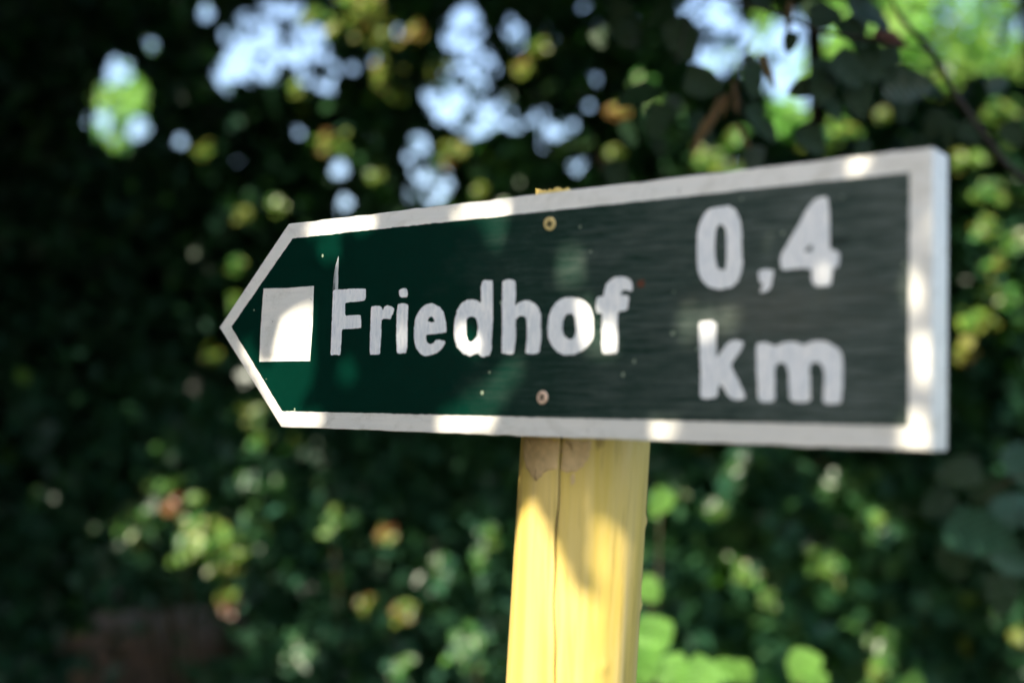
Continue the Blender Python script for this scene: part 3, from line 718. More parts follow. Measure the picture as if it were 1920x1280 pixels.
def crown_obj(parts, parent, name='crown', mat_=None, stuff=False, toward=None, label=None):
    Q = np.concatenate([p[0] for p in parts]); s = np.concatenate([p[1] for p in parts]); t = np.concatenate([p[2] for p in parts])
    V, F, T = leaf_cloud(Q, s, t, toward=toward)
    me = mesh_np(name, V - np.array(parent.location if parent else (0, 0, 0)), F, False, {'tint': T})
    return link(name, me, mat_ or M_LEAF, parent, 'stuff' if stuff else None, label)

def tree(name, label, c, r, n, size, base=None, r0=.11, nl=7, seed=1, group=None, cat='tree', spots_in=(), mats=None, **kw):
    rng = random.Random(seed)
    base = np.array(base if base is not None else (c[0], c[1], 0.0)); base[2] = 0
    t = thing(name, label, cat, tuple(base), group)
    top = np.array(c) + np.array([0, 0, r[2] * .5])
    V, F = limbs((0, 0, -.1), top - base, np.array(c) - base, r, r0, nl, rng) if False else limbs(base - np.array([0, 0, .1]), top, c, r, r0, nl, rng)
    V = [np.array(v) - base for v in V]
    link('trunk', mesh_pd('trunk', V, F, True), M_BARK, t)
    parts = [crown_leaves(c, r, n, size, **kw)]
    crown_obj(parts, t, mat_=mats)
    return t

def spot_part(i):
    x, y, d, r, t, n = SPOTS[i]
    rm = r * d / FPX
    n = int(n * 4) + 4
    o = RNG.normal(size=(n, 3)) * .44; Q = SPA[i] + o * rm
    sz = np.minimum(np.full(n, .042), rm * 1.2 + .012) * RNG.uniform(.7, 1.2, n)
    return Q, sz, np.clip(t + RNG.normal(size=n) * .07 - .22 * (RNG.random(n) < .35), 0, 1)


# ------------------------------------------------------------------ ground and path
def ground_mat(name, a, b_, c_):
    m, nt, b, out = mat(name)
    c = coords(nt)
    n = noise(nt, c, 3, 8, .7); n2 = noise(nt, c, 22, 6, .7)
    cc = mix(nt, a, b_, ramp(nt, n, [(.4, (0, 0, 0)), (.62, (1, 1, 1))]).outputs[0])
    cc = mix(nt, cc, c_, ramp(nt, n2, [(.5, (0, 0, 0)), (.7, (.8, .8, .8))]).outputs[0])
    nt.links.new(cc, b.inputs['Base Color']); b.inputs['Roughness'].default_value = .95
    nt.links.new(bump(nt, n2, .8, .03), b.inputs['Normal'])
    return m
def grid(name, x0, x1, y0, y1, nx, ny, h, z0=0):
    V = []; F = []
    for j in range(ny + 1):
        for i in range(nx + 1):
            x = x0 + (x1 - x0) * i / nx; y = y0 + (y1 - y0) * j / ny
            V.append((x, y, z0 + h * (math.sin(x * 1.3 + math.sin(y)) * .5 + math.sin(y * 1.7 + x * .4) * .5) - h))
    for j in range(ny):
        for i in range(nx):
            a = j * (nx + 1) + i; F.append((a, a + 1, a + nx + 2, a + nx + 1))
    return mesh_pd(name, V, F, True)
link('ground', grid('ground', -150, 150, -150, 150, 150, 150, .05), ground_mat('forest_floor', (0.045, 0.040, 0.022), (0.030, 0.045, 0.018), (0.10, 0.07, 0.04)), kind='structure')
pv, pf = [], []
pc = [P(900, 1200, 1.8), P(560, 1180, 4.2), P(330, 1180, 7.5), P(290, 1100, 10.5), P(260, 980, 16), P(240, 940, 26)]
pc = [np.array([p[0], p[1]]) for p in pc]
pth = []
for i in range(len(pc) - 1):
    for k in range(8): pth.append(pc[i] + (pc[i + 1] - pc[i]) * k / 8)
for i, p in enumerate(pth):
    t = pth[min(i + 1, len(pth) - 1)] - pth[max(i - 1, 0)]; t /= np.linalg.norm(t); nn = np.array([-t[1], t[0]])
    for k in range(7):
        w = (k - 3) / 3 * (.62 + .08 * math.sin(i * 1.7 + k))
        pv.append((p[0] + nn[0] * w, p[1] + nn[1] * w, .012 - .008 * (abs(k - 3) == 3) * 2))
for i in range(len(pth) - 1):
    for k in range(6): a = i * 7 + k; pf.append((a, a + 1, a + 8, a + 7))
link('path', mesh_pd('path', pv, pf, True), ground_mat('trodden_earth', (0.24, 0.145, 0.085), (0.15, 0.09, 0.055), (0.30, 0.20, 0.13)), kind='structure')

# ------------------------------------------------------------------ trees behind the sign
G1 = 'trees crowding behind the sign'
def near_spots(rng_x):
    return [i for i, sp in enumerate(SPOTS) if rng_x[0] <= sp[0] < rng_x[1]]
ROW = [
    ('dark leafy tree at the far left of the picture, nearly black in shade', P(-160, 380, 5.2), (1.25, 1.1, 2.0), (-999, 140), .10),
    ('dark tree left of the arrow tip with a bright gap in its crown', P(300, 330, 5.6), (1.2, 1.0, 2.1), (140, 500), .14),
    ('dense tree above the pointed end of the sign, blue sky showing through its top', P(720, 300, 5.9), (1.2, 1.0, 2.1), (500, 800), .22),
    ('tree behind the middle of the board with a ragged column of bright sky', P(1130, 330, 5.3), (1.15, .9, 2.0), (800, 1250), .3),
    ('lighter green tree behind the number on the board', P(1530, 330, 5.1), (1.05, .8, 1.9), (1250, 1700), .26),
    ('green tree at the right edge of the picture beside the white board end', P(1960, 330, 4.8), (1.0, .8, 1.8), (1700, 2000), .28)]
for i, (lab, c, r, xr, tm) in enumerate(ROW):
    rng = random.Random(i + 11)
    q = P(20, 400, 5.8) if i == 1 else c
    base = np.array([q[0], q[1], 0.0])
    t = thing('broadleaf_tree', lab, 'tree', tuple(base), G1)
    V, F = limbs(base - np.array([0, 0, .1]), np.array(c) + np.array([0, 0, -.3 if i == 1 else 1.2]), c, r, .085, 9, rng)
    link('trunk', mesh_pd('trunk', [np.array(v) - base for v in V], F, True), M_BARK, t)
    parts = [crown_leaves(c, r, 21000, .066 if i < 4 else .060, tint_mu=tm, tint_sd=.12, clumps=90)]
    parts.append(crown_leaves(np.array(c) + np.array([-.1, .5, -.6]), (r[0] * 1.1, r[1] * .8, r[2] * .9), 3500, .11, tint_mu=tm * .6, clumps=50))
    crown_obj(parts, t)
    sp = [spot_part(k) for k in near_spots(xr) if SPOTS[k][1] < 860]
    if sp: crown_obj(sp, t, 'sun_spot_leaves', toward=(S * .6 - CR[:, 2] * -.5), label='scattered yellow-green and tan leaves, tinted lighter to look sunlit')

# darker trees of the second row, deeper in the wood
G2 = 'trees deeper in the wood'
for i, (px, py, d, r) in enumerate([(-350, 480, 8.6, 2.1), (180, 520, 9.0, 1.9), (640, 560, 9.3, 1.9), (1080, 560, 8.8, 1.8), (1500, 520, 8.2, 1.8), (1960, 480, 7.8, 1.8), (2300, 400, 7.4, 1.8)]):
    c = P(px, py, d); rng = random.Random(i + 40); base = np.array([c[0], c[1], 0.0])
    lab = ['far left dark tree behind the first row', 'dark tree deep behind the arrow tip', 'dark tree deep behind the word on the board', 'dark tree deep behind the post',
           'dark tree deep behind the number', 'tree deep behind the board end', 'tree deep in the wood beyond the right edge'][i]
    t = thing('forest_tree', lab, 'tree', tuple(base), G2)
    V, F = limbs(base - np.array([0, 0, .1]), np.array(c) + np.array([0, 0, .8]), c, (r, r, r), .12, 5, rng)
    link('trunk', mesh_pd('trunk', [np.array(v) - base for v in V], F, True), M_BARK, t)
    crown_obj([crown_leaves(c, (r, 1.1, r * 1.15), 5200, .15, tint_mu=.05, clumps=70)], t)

# sunny trees far behind, seen through the gaps
G3 = 'sunny trees far behind'
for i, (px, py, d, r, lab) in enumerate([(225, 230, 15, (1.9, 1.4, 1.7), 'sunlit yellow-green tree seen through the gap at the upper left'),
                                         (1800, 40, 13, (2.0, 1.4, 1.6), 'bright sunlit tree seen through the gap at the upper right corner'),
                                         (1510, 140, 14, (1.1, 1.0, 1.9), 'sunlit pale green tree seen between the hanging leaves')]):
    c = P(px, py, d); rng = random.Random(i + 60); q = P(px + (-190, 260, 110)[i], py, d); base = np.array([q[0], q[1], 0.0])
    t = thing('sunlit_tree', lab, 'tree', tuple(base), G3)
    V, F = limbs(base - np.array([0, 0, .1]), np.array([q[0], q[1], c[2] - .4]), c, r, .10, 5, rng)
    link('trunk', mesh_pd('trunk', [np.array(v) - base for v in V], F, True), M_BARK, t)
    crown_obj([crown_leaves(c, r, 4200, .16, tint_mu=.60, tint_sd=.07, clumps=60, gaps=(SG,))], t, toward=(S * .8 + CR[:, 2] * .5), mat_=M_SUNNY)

# ------------------------------------------------------------------ shrubs in front of the trees
SHR = [('dark shrub at the lower left edge beside the path', P(-20, 930, 4.9), (.55, .5, .62), (-99, 140), 5200, .12, .062),
       ('shrub with a sunlit yellow-green cluster beside the path at the lower left', P(400, 930, 4.7), (.62, .5, .50), (140, 560), 6200, .17, .060),
       ('dark low shrub between the path and the post', P(700, 1130, 4.6), (.50, .5, .62), (560, 800), 6600, .15, .062),
       ('leafy shrub just left of the yellow post with a few bright leaves', P(930, 1080, 4.5), (.50, .4, .75), (800, 1000), 6200, .17, .060),
       ('green shrub right of the post below the board', P(1330, 1010, 4.2), (.52, .40, .66), (1000, 1420), 5200, .24, .092),
       ('bushy green shrub under the number side of the board', P(1600, 1080, 4.3), (.50, .35, .60), (1420, 1720), 4800, .22, .09),
       ('dark green shrub at the lower right corner', P(1900, 980, 4.2), (.55, .35, .75), (1720, 2100), 5200, .18, .092)]
for i, (lab, c, r, xr, n, tm, sz) in enumerate(SHR):
    rng = random.Random(i + 80); base = np.array([c[0], c[1], 0.0])
    t = thing('shrub', lab, 'shrub', tuple(base), 'shrubs behind the sign')
    parts = []
    for j in range(9):
        w = rng.uniform(0, 6.28); e = np.array(c) - base + np.array([math.cos(w) * r[0], math.sin(w) * r[1], rng.uniform(-.2, .9) * r[2]]) * .8
        s = np.array([rng.uniform(-.08, .08), rng.uniform(-.08, .08), -.05]); mm_ = (s + e) / 2 + np.array([0, 0, .12])
        parts.append(tube([s, (s + mm_) / 2 + np.array([0, 0, .05]), mm_, e], [.014, .012, .009, .003], 6))
    V, F = join(parts); link('stems', mesh_pd('stems', V, F, True), M_STEM, t)
    hgt = c[2]
    parts = [crown_leaves(c, r, n, sz, tint_mu=tm, clumps=60)]
    parts.append(crown_leaves(np.array([c[0], c[1], c[2] * .45]), (r[0] * 1.1, r[1], c[2] * .5), n // 2, sz * 1.1, tint_mu=tm, clumps=40))
    crown_obj(parts, t, 'foliage')
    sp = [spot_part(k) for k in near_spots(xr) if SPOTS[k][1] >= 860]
    if sp: crown_obj(sp, t, 'sunlit_leaves', toward=(S * .7 + CR[:, 2] * .5), label='leaves in the sun, tinted lighter than the foliage to look sunlit')

# low thicket that closes the wood near the ground
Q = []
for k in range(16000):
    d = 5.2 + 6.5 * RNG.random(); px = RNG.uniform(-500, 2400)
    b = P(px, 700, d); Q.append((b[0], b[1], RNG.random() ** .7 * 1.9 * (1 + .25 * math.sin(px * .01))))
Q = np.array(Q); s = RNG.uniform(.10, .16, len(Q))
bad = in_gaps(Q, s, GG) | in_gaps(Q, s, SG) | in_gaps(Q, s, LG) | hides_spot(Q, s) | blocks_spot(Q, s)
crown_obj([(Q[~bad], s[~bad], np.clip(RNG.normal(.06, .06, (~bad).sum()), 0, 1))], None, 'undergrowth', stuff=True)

# fallen leaves
n = 5000
d = RNG.uniform(1.2, 15, n); px = RNG.uniform(-400, 2300, n)
Q = np.array([P(a, 700, b) for a, b in zip(px, d)]); Q[:, 2] = .02
V, F, T = leaf_cloud(Q, RNG.uniform(.05, .09, n), RNG.uniform(.84, 1, n), toward=(0, 0, 1))
link('fallen_leaves', mesh_np('fallen_leaves', V, F, False, {'tint': T}), M_LEAF, None, 'stuff')

# ------------------------------------------------------------------ unseen trees added to keep the wood in shade, open over the sunlit spots
def sun_blocker_points(n, depth, xr, yr, sr, size):
    px = RNG.uniform(*xr, n); py = RNG.uniform(*yr, n); d = RNG.uniform(*depth, n)
    B = np.array([P(a, b, c) for a, b, c in zip(px, py, d)])
    B[:, 2] = np.maximum(B[:, 2], 0.02)
    Q = B + RNG.uniform(*sr, n)[:, None] * S
    s = RNG.uniform(.7, 1.3, n) * size
    bad = in_view(Q, 170) | over_sign(Q) | blocks_spot(Q, s) | (np.linalg.norm(Q - CAMP, axis=1) < .9)
    Q, s = Q[~bad], s[~bad]
    return Q, s, np.clip(RNG.normal(.1, .08, len(Q)), 0, 1)
cp = [sun_blocker_points(18500, (3.6, 5.4), (-500, 2300), (-350, 1500), (1.2, 3.4), .125),
      sun_blocker_points(13000, (2.6, 4.6), (1050, 2400), (-300, 1500), (1.0, 2.6), .105),
      sun_blocker_points(5000, (6.0, 9.5), (-500, 2300), (-250, 1300), (2.5, 6.0), .21),
      sun_blocker_points(5000, (5.0, 13.0), (0, 700), (1000, 1500), (3.5, 7.0), .19),
      sun_blocker_points(1600, (1.6, 2.3), (1080, 2200), (-250, 400), (.8, 1.6), .10)]
Q = np.concatenate([c[0] for c in cp]); s = np.concatenate([c[1] for c in cp]); tt = np.concatenate([c[2] for c in cp])
TR = [P(-900, 700, 4.2), P(2750, 700, 4.4), P(-1700, 700, 2.7)]
tl = ['unseen large tree added left of the view to shade the wood', 'unseen large tree added right of the view to shade the wood and shrubs', 'unseen tree added close at the left of the view to shade the wood']
near = np.argmin(np.stack([np.hypot(Q[:, 0] - b[0], Q[:, 1] - b[1]) + (.6 if i == 2 else 0) for i, b in enumerate(TR)], 1), 1)
for i, b in enumerate(TR):
    base = np.array([b[0], b[1], 0.0]); rng = random.Random(i + 5)
    t = thing('sun_blocker_tree', tl[i], 'tree', tuple(base), 'unseen trees added to shade the wood')
    sel = near == i
    Qi = Q[sel]
    cen = Qi.mean(0) if len(Qi) else base + np.array([0, 0, 4])
    parts = [tube([base - [0, 0, .1], base + [0, 0, 1.5], base + [.05, .05, 3.2], base + [0, .1, 4.6]], [.2, .16, .13, .07], 10)]
    for j in range(min(12, len(Qi))):
        e = Qi[rng.randrange(len(Qi))]; s0 = base + np.array([0, 0, rng.uniform(2.6, 4.3)])
        m1 = (s0 + e) / 2 + np.array([0, 0, .3])
        if in_view(np.array([s0, m1, (s0 + m1) / 2, (m1 + e) / 2]), 150).any() or over_sign(np.array([m1, (m1 + e) / 2, (s0 + m1) / 2])).any(): continue
        parts.append(tube([s0, (s0 + m1) / 2 + np.array([0, 0, .08]), m1, e], [.05, .04, .03, .008], 7))
    V, F = join(parts); link('trunk', mesh_pd('trunk', [np.array(v) - base for v in V], F, True), M_BARK, t)
    if len(Qi): crown_obj([(Qi, s[sel], tt[sel])], t)

# unseen tree added front-left so the board's left half mirrors dark leaves
c = np.array([-3.2, -2.5, 2.7]); base = np.array([c[0], c[1], 0.0])
t = thing('broadleaf_tree', 'unseen dense tree added front-left of the board to darken its reflection', 'tree', tuple(base), G1)
V, F = limbs(base - np.array([0, 0, .1]), c + np.array([0, 0, 1.2]), c, (1.3, 1.3, 1.9), .1, 7, random.Random(9))
link('trunk', mesh_pd('trunk', [np.array(v) - base for v in V], F, True), M_BARK, t)
crown_obj([crown_leaves(c, (1.6, 1.3, 2.4), 12000, .12, tint_mu=.08, clumps=90, spots=True, keep=lambda q: ~in_view(q, 300))], t)

# unseen trees added behind the camera to cut the skylight on the board
for i, (x, y, z, r, lab) in enumerate([(-1.6, -5.0, 3.1, 1.5, 'unseen tree added across the path, straight opposite the arrow tip'), (1.0, -5.6, 3.3, 1.6, 'unseen tree added across the path, straight opposite the post'),
                                       (-.3, -7.4, 4.6, 2.2, 'unseen taller tree added deeper in the wood across the path')]):
    c = np.array([x, y, z]); base = np.array([x, y, 0.0])
    t = thing('broadleaf_tree', lab, 'tree', tuple(base), 'unseen trees added across the path to cut skylight')
    V, F = limbs(base - np.array([0, 0, .1]), c + np.array([0, 0, 1.0]), c, (r, r, r), .1, 7, random.Random(i + 90))
    link('trunk', mesh_pd('trunk', [np.array(v) - base for v in V], F, True), M_BARK, t)
    crown_obj([crown_leaves(c, (r, 1.2, r * 1.35), 8000, .13, tint_mu=.12, clumps=90, spots=True, keep=lambda q: ~in_view(q, 300))], t)

# ------------------------------------------------------------------ unseen branch added: its leaves are fitted around the wanted sun patches
lit_mm = []
polys = [np.array([[x / 1000, 0.0, BZ + z / 1000] for x, z in p]) for p in LIT_BOARD] + [np.array([[x / 1000, .035, BZ + z / 1000] for x, z in LIT_POST])]
lit_s = [sunspace(p) for p in polys]
cover = [sunspace(np.array([[-.14, 0, BZ - .13], [-.14, 0, BZ + .135], [.67, 0, BZ + .135], [.67, 0, BZ - .13]])),
         sunspace(np.array([[.18, .03, BZ - .6], [.18, .03, BZ - .09], [.42, .03, BZ - .09], [.42, .03, BZ - .6]]))]
RES = .0015
lo = np.min([p.min(0) for p in cover], 0) - .02; hi = np.max([p.max(0) for p in cover], 0) + .02
nx, ny = (np.ceil((hi - lo) / RES)).astype(int)
GX, GY = np.meshgrid(lo[0] + (np.arange(nx) + .5) * RES, lo[1] + (np.arange(ny) + .5) * RES, indexing='ij')
LIT = np.zeros((nx, ny), bool)
for p in lit_s: LIT |= in_poly(GX, GY, p)
NEED = np.zeros((nx, ny), bool)
for p in cover: NEED |= in_poly(GX, GY, p)
NEED &= ~LIT
DONE = ~NEED
OUT2 = [(0, 0), (.37, .36), (.24, .72), (0, 1), (-.24, .72), (-.37, .36)]
Zb = thing('gobo_branch', 'unseen leafy branch added above the path, its leaves fitted to dapple the board', 'branch', (0, 0, 0))
LVs = []; tries = 0; posn = []
todo = np.argwhere(~DONE); rngl = np.random.default_rng(5)
while tries < 16000:
    tries += 1
    if tries % 40 == 1:
        todo = np.argwhere(~DONE)
        if len(todo) < 60: break
    i, j = todo[rngl.integers(len(todo))]
    if DONE[i, j]: continue
    big = max(.012, .062 - .052 * tries / 9000)
    size = rngl.uniform(.8, 1.15) * big
    n_ = S + rngl.normal(size=3) * .35; n_ /= np.linalg.norm(n_)
    d_ = rngl.normal(size=3); d_ -= d_ @ n_ * n_; d_ /= np.linalg.norm(d_); sd = np.cross(d_, n_)
    fx, fy = rngl.uniform(-.2, .2), rngl.uniform(.2, .8)
    q2 = np.array([lo[0] + (i + .5) * RES, lo[1] + (j + .5) * RES])
    t0 = np.array([.3, 0, BZ]) @ S
    dist = t0 + rngl.uniform(1.1, 2.1) + .25 * max(0, (BZ - .25 - (SB[2] and (q2[1]))) * 0)
    o3 = q2[0] * SA + q2[1] * SB + dist * S - size * (sd * fx + d_ * fy)
    V = o3 + size * (LV[:, 0:1] * sd + LV[:, 1:2] * d_ + LV[:, 2:3] * n_)
    oc = np.array([o3 + size * (a * sd + b * d_) for a, b in OUT2])
    if in_view(oc, 110).any(): 
        continue
    s2 = sunspace(oc)
    a0 = np.maximum(((s2.min(0) - lo) / RES).astype(int), 0); a1 = np.minimum(((s2.max(0) - lo) / RES).astype(int) + 2, [nx, ny])
    if (a1 <= a0).any(): continue
    sub = (slice(a0[0], a1[0]), slice(a0[1], a1[1]))
    cell = in_poly(GX[sub], GY[sub], s2)
    if (cell & LIT[sub]).sum() > 3 + .02 * cell.sum(): continue
    if (cell & ~DONE[sub]).sum() < 2: continue
    DONE[sub] |= cell
    LVs.append(V); posn.append(o3)
print('shade leaves', len(LVs), 'uncovered', int((~DONE).sum()), 'of', int(NEED.sum()), 'tries', tries)
V = np.concatenate(LVs); n = len(LVs)
F = (LF[None] + (np.arange(n) * 6)[:, None, None]).reshape(-1, 3)
T = np.repeat(np.stack([RNG.uniform(.1, .35, n), RNG.uniform(0, 1, n), np.zeros(n)], 1), 6, 0)
link('foliage', mesh_np('foliage', V, F, False, {'tint': T}), M_LEAF, Zb, 'stuff')  # leaves of the unseen added branch
posn = np.array(posn)
parts = []
root = np.array([-2.2, -1.5, 3.1])
hub = posn.mean(0) + np.array([-.25, -.25, .35])
parts.append(tube([root, (root + hub) / 2 + [0, 0, .15], hub], [.03, .022, .012], 8))
V, F = join(parts); link('twig', mesh_pd('twig', V, F, True), M_STEM, Zb)

# ------------------------------------------------------------------ near leaves, each one a part
def heart_mesh(name, serr=0, wide=.46, droop=.12):
    n = 26; out = []
    for i in range(n + 1):
        t = i / n
        w = wide * 2.15 * t ** .45 * (1 - t) ** .78
        y = t - .10 * math.sin(math.pi * min(1, t * 3.2)) * (t < .32)
        if serr: w *= 1 + serr * ((i % 2) - .5)
        out.append((w, y))
    V = []; F = []
    for i, (w, y) in enumerate(out):
        zc = -droop * y * y
        for k, f in enumerate((-1, -.5, 0, .5, 1)):
            V.append((w * f, y + (.03 * abs(f) * (y < .2)), zc + .12 * w * abs(f) - .02 * math.sin(y * 20) * abs(f)))
    for i in range(n):
        for k in range(4):
            a = i * 5 + k; F.append((a, a + 1, a + 6, a + 5))
    return mesh_pd(name, V, F, True)
def leaf_solid(name, rgb, rgb2, trans=.25, rough=.32):
    m, nt, b, out = mat(name)
    c = coords(nt)
    n1 = noise(nt, c, 5, 4)
    sx = N(nt, 'ShaderNodeSeparateXYZ'); nt.links.new(c, sx.inputs[0])
    wv = N(nt, 'ShaderNodeTexWave'); wv.inputs['Scale'].default_value = 2.2; wv.bands_direction = 'Y'
    ax = math_(nt, 'ABSOLUTE', sx.outputs[0])
    cb = N(nt, 'ShaderNodeCombineXYZ'); nt.links.new(math_(nt, 'SUBTRACT', sx.outputs[1], math_(nt, 'MULTIPLY', ax, .9)), cb.inputs[1])
    nt.links.new(cb.outputs[0], wv.inputs['Vector'])
    vein = ramp(nt, wv.outputs['Fac'], [(.86, (0, 0, 0)), (1, (.6, .6, .6))]).outputs[0]
    cc = mix(nt, rgb, rgb2, ramp(nt, n1, [(.35, (0, 0, 0)), (.65, (1, 1, 1))]).outputs[0])
    cc = mix(nt, cc, tuple(min(1, x * 2.2) for x in rgb), vein)
    nt.links.new(cc, b.inputs['Base Color']); b.inputs['Roughness'].default_value = rough
    nt.links.new(bump(nt, wv.outputs['Fac'], .25, .02), b.inputs['Normal'])
    tr = N(nt, 'ShaderNodeBsdfTranslucent'); nt.links.new(mix(nt, cc, (1.5, 1.8, .5), 1.0, 'MULTIPLY'), tr.inputs[0])
    ms = N(nt, 'ShaderNodeMixShader'); ms.inputs[0].default_value = trans
    nt.links.new(b.outputs[0], ms.inputs[1]); nt.links.new(tr.outputs[0], ms.inputs[2]); nt.links.new(ms.outputs[0], out.inputs[0])
    return m
ML = {'dark': leaf_solid('dark_leaf', (0.012, 0.040, 0.014), (0.020, 0.056, 0.020), .22, .55), 'grey': leaf_solid('grey_green_leaf', (0.035, 0.075, 0.055), (0.05, 0.09, 0.07), .1, .28),
      'red': leaf_solid('reddish_leaf', (0.22, 0.085, 0.06), (0.16, 0.07, 0.05)), 'bright': leaf_solid('fresh_leaf', (0.13, 0.30, 0.06), (0.17, 0.36, 0.07), .3, .4),
      'blue': leaf_solid('blue_green_leaf', (0.028, 0.095, 0.055), (0.018, 0.065, 0.04), .15, .5), 'brown': leaf_solid('dry_bract', (0.20, 0.115, 0.06), (0.26, 0.17, 0.08), .3, .6)}
HM = {k: heart_mesh('leaf', w[0], w[1]) for k, w in {'dark': (0, .37), 'grey': (0, .33), 'red': (0, .36), 'bright': (0, .42), 'blue': (.22, .33), 'brown': (0, .10)}.items()}
for k in HM: HM[k].materials.append(ML[k])
def near_leaf(parent, px, py, d, size, ang, kind='dark', face=.8, name='leaf'):
    """A leaf whose base-to-tip direction shows at ang degrees (0 right, -90 down)."""
    o = bpy.data.objects.new(name, HM[kind]); col.objects.link(o); o.parent = parent
    a = math.radians(ang)
    dirn = CR @ np.array([math.cos(a), math.sin(a), random.uniform(-.25, .25)])
    nrm = CR @ np.array([random.uniform(-.4, .4), random.uniform(-.2, .6), face])
    dirn /= np.linalg.norm(dirn); nrm -= (nrm @ dirn) * dirn; nrm /= np.linalg.norm(nrm); sd = np.cross(dirn, nrm)
    pos = P(px, py, d) - dirn * size * .45
    Mx = Matrix(((sd[0], dirn[0], nrm[0]), (sd[1], dirn[1], nrm[1]), (sd[2], dirn[2], nrm[2]))).to_4x4()
    pl = Vector(parent.location) if parent else Vector()
    o.matrix_world = Matrix.Translation(Vector(pos) - pl) @ Mx @ Matrix.Scale(size, 4)
    return pos
bl = P(2050, 520, 2.1)
br = thing('linden_branch', 'hanging branch with dark heart-shaped leaves above the right half of the board', 'branch', tuple(bl))
stem = [[(1640, -60, 2.0), (1690, 35, 1.98), (1745, 95, 1.96), (1800, 190, 1.98), (1880, 300, 2.02), (1990, 400, 2.1), (2050, 520, 2.1)],
        [(1745, 95, 1.96), (1640, 75, 1.9), (1540, 60, 1.88), (1440, 20, 1.86), (1330, -10, 1.84)],
        [(1540, 60, 1.88), (1520, 110, 1.88), (1530, 160, 1.88)], [(1440, 20, 1.86), (1400, 90, 1.86), (1380, 160, 1.86), (1395, 220, 1.86)],
        [(1800, 190, 1.98), (1720, 180, 1.98), (1650, 165, 1.98)], [(1330, -10, 1.84), (1290, 30, 1.84), (1270, 120, 1.84)]]
wid = [(.0045, .0055), (.0032, .0022), (.0016, .001), (.0018, .001), (.002, .001), (.002, .001)]
parts = []
for st_, (w0, w1) in zip(stem, wid):
    pts = [P(*q) - bl for q in st_]; m_ = len(pts)
    parts.append(tube(pts, [w0 + (w1 - w0) * i / (m_ - 1) for i in range(m_)], 7))
V, F = join(parts); link('stem', mesh_pd('stem', V, F, True), flat_mat('dark_bark', (0.055, 0.045, 0.04), .7, 0, 90), br)
for a in [(1278, 72, 1.86, .072, -62, 'dark'), (1318, 155, 1.86, .066, -15, 'dark'), (1412, 150, 1.84, .056, -75, 'dark'), (1418, 222, 1.86, .052, -60, 'dark'), (1200, 178, 1.9, .072, 200, 'dark'),
          (1235, 225, 1.9, .060, -110, 'dark'), (1545, 150, 1.88, .076, -100, 'dark'), (1590, 130, 1.86, .070, -40, 'dark'), (1610, 185, 1.9, .062, -80, 'dark'), (1482, 78, 1.86, .034, -100, 'dark'),
          (1545, 30, 1.9, .060, 10, 'dark'), (1505, 165, 1.9, .045, 200, 'dark'), (1640, 30, 1.9, .066, -30, 'grey'), (1700, 160, 1.94, .086, -5, 'grey'), (1668, 72, 1.94, .060, -20, 'red'), (1600, 60, 1.9, .06, -50, 'dark'),
          (1630, 130, 1.9, .060, -20, 'dark'), (1660, 110, 1.92, .055, 190, 'dark'), (1745, 165, 1.98, .055, -20, 'dark'), (1240, 30, 1.9, .058, -150, 'dark'), (1420, -15, 1.86, .06, -50, 'dark'), 
          (1175, 60, 1.95, .050, -120, 'dark'), (1440, 245, 1.9, .040, -60, 'dark'), (1360, 195, 1.9, .040, -100, 'brown'), (1395, 255, 1.9, .045, -60, 'brown'), (1315, 250, 1.9, .075, -118, 'brown'), (1340, 215, 1.9, .075, -112, 'brown'),
          (1380, 180, 1.88, .055, -85, 'brown'), (1440, 130, 1.88, .06, -70, 'brown'), (1480, 30, 1.88, .055, -95, 'brown'), (1560, 200, 1.9, .05, -60, 'dark'), (1820, 250, 2.05, .05, -30, 'dark'), (1870, 160, 2.0, .05, 20, 'grey'), (1900, 250, 2.0, .05, -50, 'dark')]:
    near_leaf(br, *a[:5], kind=a[5], face=.7)
rb_ = random.Random(21); made = 0
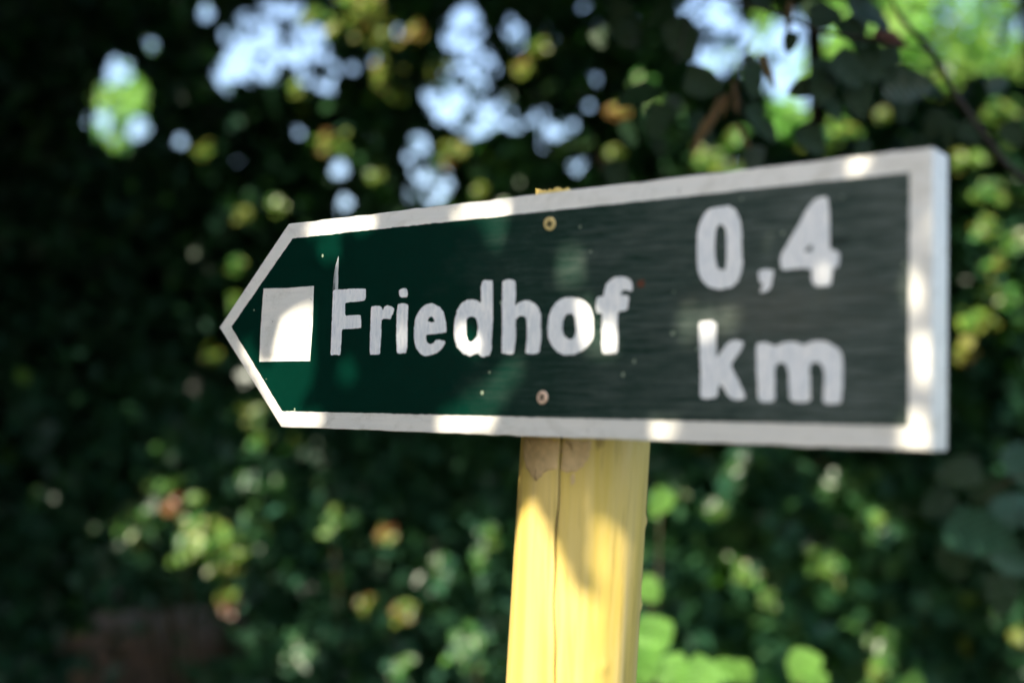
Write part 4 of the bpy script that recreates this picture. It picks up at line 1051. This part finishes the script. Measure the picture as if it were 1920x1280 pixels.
while made < 30:
    x = rb_.uniform(1120, 1960); y = rb_.uniform(-80, 330)
    if y > 350 - (x - 1100) * .115: continue
    if (1420 < x < 1540 and 30 < y < 190) or (x > 1650 and -20 < y < 125) or (1290 < x < 1400 and y < 140): continue
    near_leaf(br, x, y, rb_.uniform(1.85, 2.3), rb_.uniform(.038, .066), rb_.uniform(-125, -45), 'dark' if made % 6 else 'grey', .7); made += 1
# broad-leaved bush whose lowest leaves are in the sun, right of the post
bb = P(1300, 1500, 2.6); bb = np.array([bb[0], bb[1], 0.0])
bu = thing('broadleaf_bush', 'low bush with large fresh green sunlit leaves right of the post at the bottom edge', 'bush', tuple(bb))
parts = []
for x, y, d, s_ in BIG:
    e = P(x, y, d) - bb; s0 = np.array([random.uniform(-.1, .1), random.uniform(-.1, .1), -.03])
    parts.append(tube([s0, s0 * .5 + e * .5 + [0, 0, .05], e - np.array([0, 0, .02]) ], [.006, .004, .0015], 6))
    near_leaf(bu, x, y, d, s_, random.uniform(-130, -50), 'bright', .9)
for k in range(46):
    x = random.uniform(1170, 1720); y = random.uniform(1270, 1600); near_leaf(bu, x, y, random.uniform(2.4, 2.9), random.uniform(.06, .095), random.uniform(-150, -30), 'bright' if k % 3 else 'dark', .8)
V, F = join(parts); link('stems', mesh_pd('stems', V, F, True), M_STEM, bu)
# blue-green leaves hanging in from the right edge
rb = P(2080, 900, 2.3)
rt = thing('leafy_twig', 'twig with large toothed blue-green leaves at the right edge below the board', 'twig', tuple(rb))
parts = [tube([P(2080, 900, 2.3) - rb, P(1980, 880, 2.3) - rb, P(1890, 900, 2.3) - rb, P(1840, 940, 2.3) - rb], [.004, .003, .002, .001], 6)]
V, F = join(parts); link('stem', mesh_pd('stem', V, F, True), M_STEM, rt)
for a in [(1835, 1000, 2.3, .150, -20, 'blue'), (1905, 955, 2.34, .11, 20, 'blue'), (1895, 1045, 2.34, .10, -35, 'blue'), (1800, 885, 2.4, .09, 190, 'dark'), (1910, 870, 2.4, .10, -60, 'blue'), (1760, 940, 2.5, .08, 215, 'dark'), (1960, 1000, 2.3, .12, -60, 'blue'), (1850, 930, 2.5, .10, -100, 'dark'), (1790, 1050, 2.5, .09, -70, 'dark'), (1880, 1110, 2.5, .10, -80, 'dark')]:
    near_leaf(rt, *a[:5], kind=a[5], face=.8)
